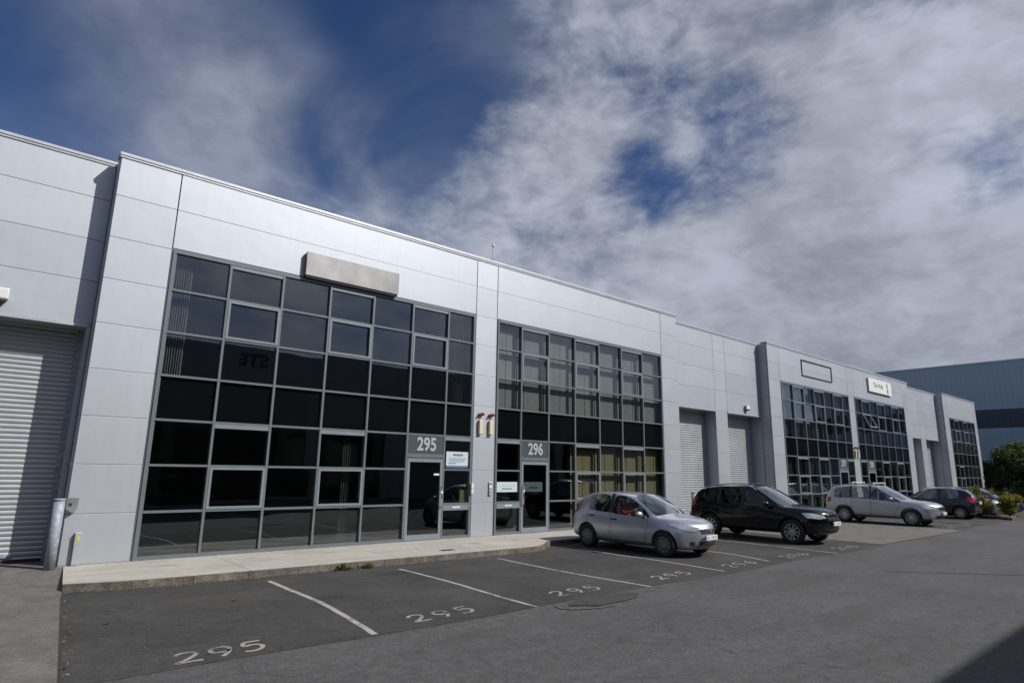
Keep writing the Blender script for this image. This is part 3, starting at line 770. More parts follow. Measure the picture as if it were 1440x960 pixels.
def loading(X0, X1, openings, label):
    """recessed loading section between two blocks; wall face at y=.5"""
    W = X1 - X0; root = empty('loading_bay', (X0, 0, 0), 0, label, 'loading bay', 'loading bays with roller shutters')
    Y = .5; LZ = 4.70
    b = MB()
    xs_ = [0.0]
    for a, c in openings: xs_ += [a, c]
    xs_ += [W]
    piers = [(xs_[i], xs_[i + 1]) for i in range(0, len(xs_), 2)]
    for i, (a, c) in enumerate(piers):
        if c - a > .04: panels(b, a, c, -.02, LZ, y=Y, gapx=.010)
    cuts = [0.0]
    mid = piers[1:-1]
    for a, c in mid: cuts += [a, c]
    cuts += [W]
    for a, c in zip(cuts[:-1], cuts[1:]): panels(b, a, c, LZ, 8.30, y=Y, gapx=.009)
    o = b.build('cladding', M['clad'], root); set_tone(o)
    b = MB(); b.box(.01, W - .01, Y + .045, Y + .2, LZ + .02, 8.34)
    for a, c in piers:
        if c - a > .04: b.box(a + .01, c - .01, Y + .065, Y + .2, -.02, LZ + .02)
    b.build('wall_backing', M['joint'], root)
    b = MB(); b.box(.0, W, Y - .035, Y + .3, 8.315, 8.38, bev=.008)
    b.box(.0, W, Y - .02, Y, 8.27, 8.312)
    b.build('coping', M['coping'], root)
    for a, c in openings:
        b = MB(); b.box(a - .01, c + .01, Y - .022, Y + .55, LZ - .05, LZ + .012); b.build('lintel', M['coping'], root)
    # jambs
    for a, c in openings:
        for q in (a - .03, c):
            b = MB(); b.box(q, q + .03, Y + .012, Y + .75, -.02, LZ - .052); b.build('jamb', M['clad'], root)
    b = MB(); b.box(0.05, W - .05, 1.2, 20, 8.0, 8.2); b.build('roof', M['joint'], root)
    for a, c in openings:
        b = MB(); ys = Y + .56; pitch = .098; z = -.01
        prof = []
        while z < LZ:
            for i in range(6):
                t = i / 6
                prof.append((ys - .017 * abs(sin(pi * t)) ** .8, z + pitch * t))
            z += pitch
        L = [b.bm.verts.new((a, y, z_)) for y, z_ in prof]; Q = [b.bm.verts.new((c, y, z_)) for y, z_ in prof]
        for i in range(len(prof) - 1): 
            f = b.bm.faces.new((L[i], Q[i], Q[i + 1], L[i + 1]))
        sh = b.build('roller_shutter', M['shutter'], root, fix=False)
        for q in (a, c - .09):
            b = MB(); b.box(q, q + .09, ys - .07, ys - .02, -.01, LZ - .06); b.build('guide_rail', M['galv'], sh)
        b = MB(); b.box(a + .09, c - .09, ys - .03, ys + .02, -.015, .05); b.build('bottom_rail', M['dark'], sh)
        if a < 0.1 or True:
            b = MB(); b.box(c - 1.0, c - .55, ys - .05, ys - .03, .09, .16); b.box(c - 1.5, c - 1.34, ys - .06, ys - .03, .05, .30); b.build('latch', M['galv'], sh)
        b = MB(); b.box(a, c, ys + .05, ys + .08, -.02, LZ + .3); b.build('shutter_backing', M['joint'], sh)
    return root
OPS = [(.06, 3.58), (4.57, 7.71)]
loading(BX1 - 7.76, BX1, [(.06, 3.55), (4.45, 7.68)], 'nearest loading bay, its ribbed shutter half in shade, left of door 295')
loading(BX1 + BW, BX2, OPS, 'recessed loading bay with two shutters behind the black car')
loading(BX2 + BW, BX3, [(.06, 3.5), (4.6, 7.86)], 'distant loading bay between the middle and the far end block')

# ------------------------------------------------------------------ blinds
rn = random.Random(3)
def wcol(B, C, i): return B + C[i] + .05, B + C[i + 1] - .05
zU0, zU1 = 3.80, 6.50; zL0, zL1 = .10, 2.74
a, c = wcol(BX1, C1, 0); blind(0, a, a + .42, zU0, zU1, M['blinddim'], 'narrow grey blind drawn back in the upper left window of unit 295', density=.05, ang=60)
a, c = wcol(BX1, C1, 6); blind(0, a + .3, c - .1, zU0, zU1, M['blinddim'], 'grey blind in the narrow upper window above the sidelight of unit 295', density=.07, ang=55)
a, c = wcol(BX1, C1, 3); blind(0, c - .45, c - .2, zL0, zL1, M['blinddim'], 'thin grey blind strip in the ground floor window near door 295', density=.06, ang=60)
ordn = ['first', 'second', 'third', 'fourth', 'fifth', 'sixth', 'seventh']
for i in range(7):
    a, c = wcol(BX1, C2, i)
    blind(0, a - .02, c + .02, zU0, zU1, M['blind'], '%s upper floor blind from the left in unit 296' % ordn[i], yoff=.24, slack=.03, ang=rn.choice((2, 3, 5)))
for i in range(3, 7):
    a, c = wcol(BX1, C2, i)
    blind(0, a - .02, c + .02, zL0, zL1, M['blindtan'], '%s tan ground floor blind from the left in unit 296' % ordn[i - 3], yoff=.26, slack=.03, ang=rn.choice((2, 4)))
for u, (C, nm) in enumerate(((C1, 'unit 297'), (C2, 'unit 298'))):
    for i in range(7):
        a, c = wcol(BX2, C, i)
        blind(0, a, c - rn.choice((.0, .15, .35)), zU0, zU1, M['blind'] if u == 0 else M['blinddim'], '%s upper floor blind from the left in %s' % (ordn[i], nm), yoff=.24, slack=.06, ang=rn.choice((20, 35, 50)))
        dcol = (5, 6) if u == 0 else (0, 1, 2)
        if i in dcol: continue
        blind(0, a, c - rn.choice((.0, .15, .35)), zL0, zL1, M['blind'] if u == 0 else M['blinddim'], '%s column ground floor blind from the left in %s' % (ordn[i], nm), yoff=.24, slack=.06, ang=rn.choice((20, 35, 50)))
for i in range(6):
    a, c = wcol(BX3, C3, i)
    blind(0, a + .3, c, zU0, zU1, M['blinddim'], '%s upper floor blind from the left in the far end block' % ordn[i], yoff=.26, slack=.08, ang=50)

# ------------------------------------------------------------------ fixtures on the facade
def sign_box(name, x0, x1, z0, z1, y0, label, m, cat='sign', group=None, dep=None):
    b = MB(); b.box(x0, x1, y0, -.012, z0, z1, bev=.006)
    return tag(b.build(name, m), label, cat, group)
root = empty('sign_board', (5.62, -.02, 6.60), 0, 'blank brushed steel sign box over the window wall of unit 295', 'sign')
b = MB(); b.box(0, 2.64, -.13, -.125, .0, .60); b.box(0, 2.64, -.125, -.005, .0, .012); b.box(0, 2.64, -.125, -.005, .588, .60); b.box(0, .012, -.125, -.005, .012, .588); b.box(2.628, 2.64, -.125, -.005, .012, .588)
b.build('steel_face', M['steel'], root)
b = MB(); b.box(.02, 2.62, -.10, .0, -.05, -.004); b.build('bracket', M['dark'], root)
# ghost of removed lettering: faint raised strips of adhesive
b = MB()
for i in range(5): b.box(.22, .62 - .03 * (i % 2), -.1325, -.1305, .14 + i * .075, .155 + i * .075)
for i in range(9): b.box(1.92 + i * .055, 1.932 + i * .055, -.1325, -.1305, .10, .10 + .05 + .1 * ((i * 7) % 3) / 2)
b.build('adhesive_marks', mat('adhesive', (.44, .425, .40), .36, .85), root)
b = MB(); x0, x1, z0, z1 = 33.08, 36.86, 7.12, 8.0; t = .038
b.box(x0, x1, -.05, -.012, z1 - t, z1); b.box(x0, x1, -.05, -.012, z0, z0 + t); b.box(x0, x0 + t, -.05, -.012, z0 + t, z1 - t); b.box(x1 - t, x1, -.05, -.012, z0 + t, z1 - t)
tag(b.build('sign_outline', mat('grey_trim', (.09, .09, .10), .5)), 'empty dark rectangular sign frame on the fascia of unit 297', 'sign frame')
root = empty('sign_board', (42.15, -.02, 7.13), 0, 'white lettered company sign on the fascia of unit 298', 'sign')
b = MB(); b.box(0, 3.85, -.10, 0.0, 0, .86, bev=.01); b.build('board', M['signwhite'], root)
b = MB()
b.box(3.02, 3.22, -.108, -.101, .44, .74); b.build('ochre_mark', mat('ochre', (.30, .27, .05), .5), root)
b = MB(); b.box(3.06, 3.26, -.108, -.101, .10, .38); b.build('blue_mark', mat('sign_blue', (.02, .18, .32), .5), root)
text_mesh('The Web', .42, 'lettering', mat('sign_ink', (.27, .25, .22), .5), root, (1.55, -.104, .46), extrude=.003, offset=.006)

# alarm boxes with red strobes between 295 and 296, and between 297 and 298
for k, (x, lb) in enumerate(((11.33, 'cream alarm box with a red strobe cover, beside the window wall of unit 295'), (11.72, 'cream alarm box with a red strobe cover, beside the window wall of unit 296'),
                             (39.2, 'cream alarm box on the pier beside unit 297'), (39.6, 'cream alarm box on the pier beside unit 298'))):
    r_ = empty('alarm_box', (x, 0, 2.93), 0, lb, 'alarm box', 'alarm boxes on the piers between the units')
    b = MB(); b.box(-.065, .065, -.10, -.005, 0, .42, bev=.02); b.build('housing', M['cream'], r_)
    b = MB()
    n = 10; A = []
    for i in range(n + 1):
        t = pi * (.05 + .75 * i / n); A.append((-.10 * cos(t) + .02, .56 + .075 * sin(t)))
    B = [(x_, z_ - .05) for x_, z_ in A[::-1]]
    b.prism([(p[0], p[1]) for p in A] + B, -.12, -.005); b.build('strobe_cover', M['red'], r_)
# intercom boxes at the pier
r_ = empty('entry_phone', (11.78, 0, 1.36), 0, 'white door entry phone left of the unit 296 window wall', 'entry phone')
b = MB(); b.box(-.05, .05, -.05, -.004, 0, .18, bev=.01); b.build('housing', M['white'], r_)
b = MB(); b.box(-.03, .03, -.056, -.049, .10, .15); b.build('speaker_grille', M['dark'], r_)
b = MB(); b.box(11.73, 11.83, -.05, -.004, 1.16, 1.32, bev=.01); b.box(11.75, 11.81, -.055, -.048, 1.22, 1.27, mi=1)
tag(b.build('key_switch', [M['galv'], M['dark']]), 'grey key switch box just below the door entry phone', 'key switch')
b = MB(); b.box(11.03, 11.11, -.10, -.03, 1.36, 1.50, bev=.01); b.box(11.03, 11.11, -.10, -.03, 1.22, 1.33, bev=.01)
tag(b.build('keypad', M['white']), 'pair of small white keypads on the frame beside the unit 295 sidelight', 'keypad')

def wall_light(x, y, z, s, label):
    r_ = empty('wall_light', (x, y, z), 0, label, 'wall light', 'small white security lights above the shutters')
    b = MB(); b.box(-.16 * s, .16 * s, -.16 * s, -.002, -.10 * s, .12 * s, bev=.03 * s); b.build('housing', M['white'], r_)
    b = MB(); b.box(-.10 * s, .12 * s, -.20 * s, -.06 * s, -.16 * s, -.105 * s, bev=.01); b.build('lens', M['dark'], r_)
wall_light(-.10, .5, 5.06, 1.0, 'white security light over the nearest shutter at the left edge')
wall_light(27.9, .5, 5.02, .9, 'small white security light over the shutter behind the black car')
wall_light(50.3, .5, 5.05, .9, 'small white light at the corner above the distant loading bay')

# roof vent pole
r_ = empty('roof_pole', (12.28, .75, 8.2), 0, 'thin pole with a small ball on the roof edge above the pier', 'roof pole')
b = MB(); b.tube((0, 0, 0), (0, 0, 1.1), .014); b.build('pole', M['galv'], r_)
b = MB(); bmesh.ops.create_uvsphere(b.bm, u_segments=12, v_segments=8, radius=.06, matrix=Matrix.Translation((.02, 0, 1.12))); b.build('ball', M['white'], r_)

# posters and things in the glass
def poster(x0, x1, z0, z1, m, label, lines, inkm='ink', band=None):
    r_ = empty('poster', (x0, .064, z0), 0, label, 'poster')
    W_, H_ = x1 - x0, z1 - z0
    y_ = -.027
    b = MB(); b.box(0, W_, y_, y_ + .004, 0, H_); b.build('sheet', M[m], r_)
    b = MB()
    for (a_, b_, zc, hh) in lines:   # unreadable printed rows
        x = a_
        rd = random.Random(int(zc * 1000))
        while x < b_:
            l = rd.uniform(.02, .06) ; b.box(x * W_, min(b_, x + l) * W_, y_ - .003, y_ - .0005, (zc - hh / 2) * H_, (zc + hh / 2) * H_); x += l + .012
    if band: b.box(0, W_, y_ - .003, y_ - .0005, 0, band * H_, mi=1)
    b.build('print', [M[inkm], M['inkteal']], r_)
    return r_
poster(10.20, 10.98, 1.93, 2.39, 'poster', 'pale blue notice in the sidelight right of door 295',
       [(.3, .75, .80, .12), (.12, .9, .58, .035), (.12, .85, .48, .035), (.12, .8, .38, .03), (.1, .45, .28, .05)], band=.14)
poster(12.08, 12.90, 1.24, 1.54, 'poster', 'pale blue notice in the sidelight left of door 296', [(.25, .75, .32, .12), (.2, .9, .62, .03)])
poster(13.16, 13.98, 1.24, 1.54, 'posterdim', 'frosted strip on the glass of door 296', [(.3, .75, .42, .2)])
b = MB(); b.box(10.76, 11.0, .10, .16, .97, 1.31)
tag(b.build('card', M['boxpaper']), 'manila card propped inside the sidelight by door 295', 'card')
b = MB(); b.box(9.75, 9.93, -.012 - .03, -.033, 1.72, 1.77)
tag(b.build('door_sticker', M['white']), 'small white sticker on the glass of door 295', 'sticker')

# bollard, key box, post at the near corner
r_ = empty('bollard', (1.33, -.22, -.03), 0, 'thick scuffed galvanised bollard at the corner by the nearest shutter', 'bollard')
b = MB(); b.tube((0, 0, 0), (0, 0, 1.24), .088, seg=28); b.build('post', M['galv'], r_)
b = MB(); b.tube((0, 0, 1.24), (0, 0, 1.27), .098, .094, seg=28); b.build('cap', M['galv'], r_)
for k, (x, lb) in enumerate(((21.80, 'grey bollard beside the wall, half hidden by the silver hatchback'), (22.45, 'grey bollard just left of the black car tail'))):
    r2 = empty('bollard', (x + .25, -.25, -.03), 0, lb, 'bollard', 'bollards beside the loading bay behind the cars')
    b = MB(); b.tube((0, 0, 0), (0, 0, 1.15), .10, seg=20); b.build('post', M['galv'], r2)
    b = MB(); b.tube((0, 0, 1.15), (0, 0, 1.18), .108, .10, seg=20); b.build('cap', M['galv'], r2)
r_ = empty('key_box', (1.55, -.001, 1.0), 0, 'small grey key box on the wall behind the near bollard', 'key box')
b = MB(); b.prism([(-.10, .04), (0.0, -.03), (.08, .03), (.09, .24), (-.10, .24)], -.10, -.012); b.build('housing', mat('key_box_paint', (.20, .215, .21), .5, .2, var=.2), r_)
b = MB(); b.box(-.06, -.01, -.108, -.099, .10, .15); b.build('lock', M['dark'], r_)
r_ = empty('wall_post', (1.72, -.002, 0), 0, 'short pale cable cover with a yellow sticker at the foot of the pier', 'cable cover')
b = MB(); b.box(-.055, .055, -.10, -.008, .01, .60, bev=.008); b.build('cover', M['clad'], r_); set_tone(r_.children[0])
b = MB(); b.box(-.02, .02, -.104, -.1005, .45, .55); b.build('sticker', M['yellow'], r_)

# ------------------------------------------------------------------ the building across the road (seen mirrored in the glass, shades the road)
root = empty('office_block', (-60, -20.5, 0), 0, 'silver clad building across the road, mirrored in the window walls', 'office block')
b = MB(); b.box(0, 170, -20, 0, -.1, 8.50); b.build('wall', mat('opposite_wall', (.30, .31, .33), .5, .2), root)
b = MB()
for k in range(8):
    b.box(5 + k * 20.5, 13 + k * 20.5, .0, .05, 0.1, 6.5); b.box(14 + k * 20.5, 18 + k * 20.5, 0, .05, 0, 4.6, mi=1)
b.build('window_band', [M['spandrel'], M['shutter']], root)
b = MB()
for z in JZ[1:-1]: b.box(0, 170, .001, .006, z - .01, z + .01)
b.build('panel_joints', M['joint'], root)
t = text_mesh('STE', 1.0, 'lettering', M['dark'], root, (60 + 10.9, .03, 7.72), extrude=.02, offset=.02, rot=(pi / 2, 0, pi))

# ------------------------------------------------------------------ warehouse far right
root = empty('warehouse', (85, 0, 0), 0, 'large blue grey ribbed warehouse with a dark band behind the trees', 'warehouse')
def ribbed(b, y0, y1, z0, z1, x, pitch=.5, dep=.025):
    y = y0
    while y < y1 - 1e-6:
        b.box(x, x + .1, y, min(y + pitch * .62, y1), z0, z1); b.box(x + dep, x + .1, y + pitch * .62, min(y + pitch, y1), z0, z1); y += pitch
b = MB(); ribbed(b, -22, 26, 9.35, 14.5, 0); b.box(-.04, .12, -22, 26, 14.5, 14.72); b.build('upper_wall', M['ware'], root)
b = MB(); ribbed(b, -22, 26, -.1, 7.28, 0); b.build('lower_wall', M['ware'], root)
b = MB(); ribbed(b, -22, 26, 7.28, 9.35, .02); b.build('dark_band', M['wareband'], root)
b = MB(); b.box(.1, 40, -22, 26, -.1, 14.4); b.build('roof', M['ware'], root)

# ------------------------------------------------------------------ foliage
def foliage(name, clumps, n, size, m, parent, seed=1, tone_bias=0.0):
    """leaf-sized faces scattered through clumps: (x,y,z,rx,ry,rz)"""
    rd = random.Random(seed); bm = bmesh.new(); lay = bm.faces.layers.float.new('tone')
    tot = sum(c[3] * c[4] * c[5] for c in clumps)
    for c in clumps:
        k = int(n * c[3] * c[4] * c[5] / tot) + 6
        ct = rd.uniform(-.18, .18)
        for _ in range(k):
            u = Vector((rd.gauss(0, 1), rd.gauss(0, 1), rd.gauss(0, 1))).normalized() * (rd.random() ** .40)
            u *= 1 + rd.gauss(0, .08)
            p = Vector((c[0] + u.x * c[3], c[1] + u.y * c[4], c[2] + u.z * c[5]))
            s = size * rd.uniform(.6, 1.5)
            d = Vector((rd.gauss(0, 1), rd.gauss(0, 1), rd.gauss(0, .7))).normalized(); e = d.orthogonal().normalized(); e = (Matrix.Rotation(rd.uniform(0, 6.3), 3, d) @ e)
            f_ = d.cross(e)
            vs = [bm.verts.new(p + e * s), bm.verts.new(p + f_ * s * .5), bm.verts.new(p - e * s), bm.verts.new(p - f_ * s * .5)]
            f = bm.faces.new(vs)
            f[lay] = min(1, max(0, .5 + ct + tone_bias + rd.gauss(0, .2)))
    me = bpy.data.meshes.new(name); bm.to_mesh(me); bm.free()
    return link(name, me, m, parent)

def tree(x, y, h, rad, label, seed, n=9000, m='leafdark', leaf=.10):
    rd = random.Random(seed)
    root = empty('tree', (x, y, G), rd.uniform(0, 6), label, 'tree', 'trees in front of the warehouse')
    b = MB(); b.tube((0, 0, 0), (.05, .03, h * .35), .16, .11, 10)
    cl = []
    nb = 9
    for i in range(nb):
        a = 2 * pi * i / nb + rd.uniform(-.4, .4); hh = h * rd.uniform(.3, .72); rr = rad * rd.uniform(.35, .72)
        e = Vector((rr * cos(a), rr * sin(a), hh + rd.uniform(0, .5)))
        s = Vector((.04, .02, h * rd.uniform(.22, .38)))
        mdl = (s + e) / 2 + Vector((0, 0, .2)); b.tube(s, mdl, .07, .045, 7); b.tube(mdl, e, .045, .015, 7)
        r2 = rad * rd.uniform(.32, .52)
        cl.append((e.x, e.y, e.z, r2, r2, r2 * .85))
    b.tube((.05, .03, h * .35), (0.1, 0, h * .85), .10, .03, 8)
    for i in range(9):
        a = rd.uniform(0, 2 * pi); q = rd.random(); rr = rad * .6 * q
        hz = h * (.97 - .35 * q) - rad * .25
        r2 = rad * rd.uniform(.22, .40); cl.append((rr * cos(a), rr * sin(a), hz, r2, r2, r2 * .8))
    for i in range(7):
        a = rd.uniform(0, 2 * pi); rr = rad * .75; r2 = rad * rd.uniform(.22, .34); cl.append((rr * cos(a), rr * sin(a), h * rd.uniform(.16, .4), r2, r2, r2))
    b.build('trunk', M['bark'], root)
    foliage('crown', cl, n, leaf, M[m], root, seed)
    return root
tree(69.5, -2.0, 5.5, 2.3, 'tall dark tree beside the end of the far block', 11, 12000)
tree(68.0, -5.0, 4.5, 2.2, 'dark rounded tree at the right edge behind the parked cars', 12, 11000)
tree(73.0, -4.2, 5.8, 2.5, 'dark tree standing behind its neighbours against the warehouse', 13, 9000)
tree(66.5, -8.5, 4.2, 2.3, 'dark tree beyond the bend at the right edge of the photo', 14, 9000)
tree(70.0, .6, 3.7, 1.6, 'small dark tree tucked against the end wall of the far block', 15, 7000)
# low hedge under the trees so the bases read dark
root = empty('hedge', (66.5, -3.5, G), 0, 'low dark hedge running under the trees', 'hedge')
cl = [(rn.uniform(-.5, .5), -6 + i * .9, .55, .8, .8, .65) for i in range(13)]
b = MB()
for c_ in cl: b.tube((c_[0], c_[1], 0), (c_[0], c_[1], .5), .05, .03, 6)
b.build('stems', M['bark'], root); foliage('foliage', cl, 9000, .07, M['leafdark'], root, 21)

# kerbed island with two golden shrubs
b = MB(); P = [(38.95, -7.02), (39.25, -7.10), (41.2, -6.75), (42.6, -5.6), (42.6, -1.8), (41.6, -1.8), (40.2, -5.4)]
A = [b.bm.verts.new((x, y, G)) for x, y in P]; B = [b.bm.verts.new((x, y, G + .12)) for x, y in P]
b.bm.faces.new(B)
for i in range(len(P)): b.bm.faces.new((A[i], A[(i + 1) % len(P)], B[(i + 1) % len(P)], B[i]))
tag(b.build('kerb_island', M['kerb']), kind='structure')
def shrub(x, y, h, r, label, seed):
    rd = random.Random(seed)
    root = empty('shrub', (x, y, G + .10), 0, label, 'shrub', 'golden shrubs on the kerbed island')
    b = MB(); cl = []
    for i in range(9):
        a = rd.uniform(0, 6.3); rr = r * rd.uniform(.0, .6); z = h * rd.uniform(.25, .85)
        b.tube((0, 0, 0), (rr * cos(a), rr * sin(a), z), .02, .008, 6); cl.append((rr * cos(a), rr * sin(a), z, r * .5, r * .5, h * .2))
    for i in range(6):
        a = rd.uniform(0, 6.3); cl.append((r * .75 * cos(a), r * .75 * sin(a), h * rd.uniform(.3, .9), r * .22, r * .22, h * .14))
    cl.append((rd.uniform(-.1, .1), 0, h * .98, r * .25, r * .25, h * .12))
    b.build('stems', M['bark'], root); foliage('foliage', cl, 7000, .042, M['leafgold'], root, seed)
shrub(39.75, -5.55, 1.42, .74, 'taller golden shrub just right of the dark hatchback', 31)
shrub(40.05, -6.72, 1.12, .66, 'lower golden shrub at the road end of the kerbed island', 32)

# weeds and fallen leaves along the kerb
def weed(x, y, s, label, seed):
    rd = random.Random(seed); bm = bmesh.new(); lay = bm.faces.layers.float.new('tone')
    for i in range(60):
        a = rd.uniform(0, 6.3); el = rd.uniform(.2, 1.3); L = s * rd.uniform(.5, 1.2); wv = s * .08
        o_ = Vector((rd.gauss(0, s * .35), rd.gauss(0, s * .12), 0)); d = Vector((cos(a) * cos(el), sin(a) * cos(el), sin(el))); n = Vector((-sin(a), cos(a), 0)) * wv
        v = [bm.verts.new(o_ - n * .3), bm.verts.new(o_ + n * .3), bm.verts.new(o_ + d * L * .6 + n), bm.verts.new(o_ + d * L - Vector((0, 0, L * .15))), bm.verts.new(o_ + d * L * .6 - n)]
        f = bm.faces.new(v); f[lay] = rd.random()
    me = bpy.data.meshes.new('weed'); bm.to_mesh(me); bm.free()
    return tag(link('weed', me, M['leafweed'], None, (x, y, G + .004)), label, 'weed', 'weeds growing along the kerb')
weed(5.93, -2.68, .17, 'green weed tuft at the kerb, the left of two together', 41)
weed(6.42, -2.71, .15, 'green weed tuft at the kerb, the right of two together', 42)
weed(.98, -6.75, .035, 'tiny weed in the joint between the driveway and the first bay', 43)
weed(12.95, -2.1, .05, 'tiny weed at the kerb corner behind the silver hatchback', 44)
rd = random.Random(5); bm = bmesh.new(); lay = bm.faces.layers.float.new('tone')
def add_leaf(x, y, z, s):
    a = rd.uniform(0, 6.3); e = Vector((cos(a), sin(a), rd.uniform(-.3, .3))) * s; f_ = Vector((-sin(a), cos(a), rd.uniform(-.3, .3))) * s * .6
    p = Vector((x, y, z + s * .25)); c_ = [p + e, p + f_ + Vector((0, 0, s * .25)), p - e, p - f_ + Vector((0, 0, s * .2))]
    f = bm.faces.new([bm.verts.new(q) for q in c_]); f[lay] = rd.random()
for i in range(1700):
    x = rd.uniform(1.4, 12.2); dd = abs(rd.gauss(0, .05)) + .012
    if rd.random() > (.35 + .65 * (sin(x * 1.9) * .5 + .5)): continue
    add_leaf(x, front(x) - dd, G + .004, rd.uniform(.006, .022))
for i in range(60):
    yy = rd.uniform(-7.0, -2.6); add_leaf(1.59 + .091 * yy + abs(rd.gauss(0, .05)), yy, G + .006, rd.uniform(.006, .022))
for i in range(60): add_leaf(rd.uniform(1.4, 20), rd.uniform(-7.2, -2.9), G + .006, rd.uniform(.006, .022))
for i in range(26): add_leaf(rd.uniform(8, 12.5), rd.uniform(-1.6, -.2), .002, rd.uniform(.01, .028))
for i in range(260): add_leaf(rd.uniform(1.5, 8), rd.uniform(-.06, -.025), .0, rd.uniform(.006, .018))
for i in range(40): add_leaf(rd.uniform(-1, 30), rd.uniform(-12.0, -7.6), G + .003, rd.uniform(.006, .02))
add_leaf(3.31, -4.43, G + .006, .055); add_leaf(1.6, -4.95, G + .006, .04); add_leaf(12.9, -8.4, G + .004, .04); add_leaf(16.9, -10.2, G + .004, .04)
me = bpy.data.meshes.new('leaf_litter'); bm.to_mesh(me); bm.free()
o = tag(link('leaf_litter', me, M['litter']), 'dry leaves and grit scattered along the kerb', kind='stuff')

# ------------------------------------------------------------------ cars
def interp(tab, x):
    if x <= tab[0][0]: return tab[0][1]
    if x >= tab[-1][0]: return tab[-1][1]
    for i in range(len(tab) - 1):
        if tab[i][0] <= x <= tab[i + 1][0]:
            p1, p2 = tab[i], tab[i + 1]; p0 = tab[max(i - 1, 0)]; p3 = tab[min(i + 2, len(tab) - 1)]
            h = p2[0] - p1[0]; t = (x - p1[0]) / h
            def slope(a, b): return 0 if b[0] == a[0] else (b[1] - a[1]) / (b[0] - a[0])
            m1 = (slope(p0, p1) + slope(p1, p2)) / 2 if i > 0 else slope(p1, p2)
            m2 = (slope(p1, p2) + slope(p2, p3)) / 2 if i < len(tab) - 2 else slope(p1, p2)
            if slope(p0, p1) * slope(p1, p2) <= 0 and i > 0: m1 = 0
            if slope(p1, p2) * slope(p2, p3) <= 0 and i < len(tab) - 2: m2 = 0
            return (2 * t ** 3 - 3 * t * t + 1) * p1[1] + (t ** 3 - 2 * t * t + t) * h * m1 + (-2 * t ** 3 + 3 * t * t) * p2[1] + (t ** 3 - t * t) * h * m2

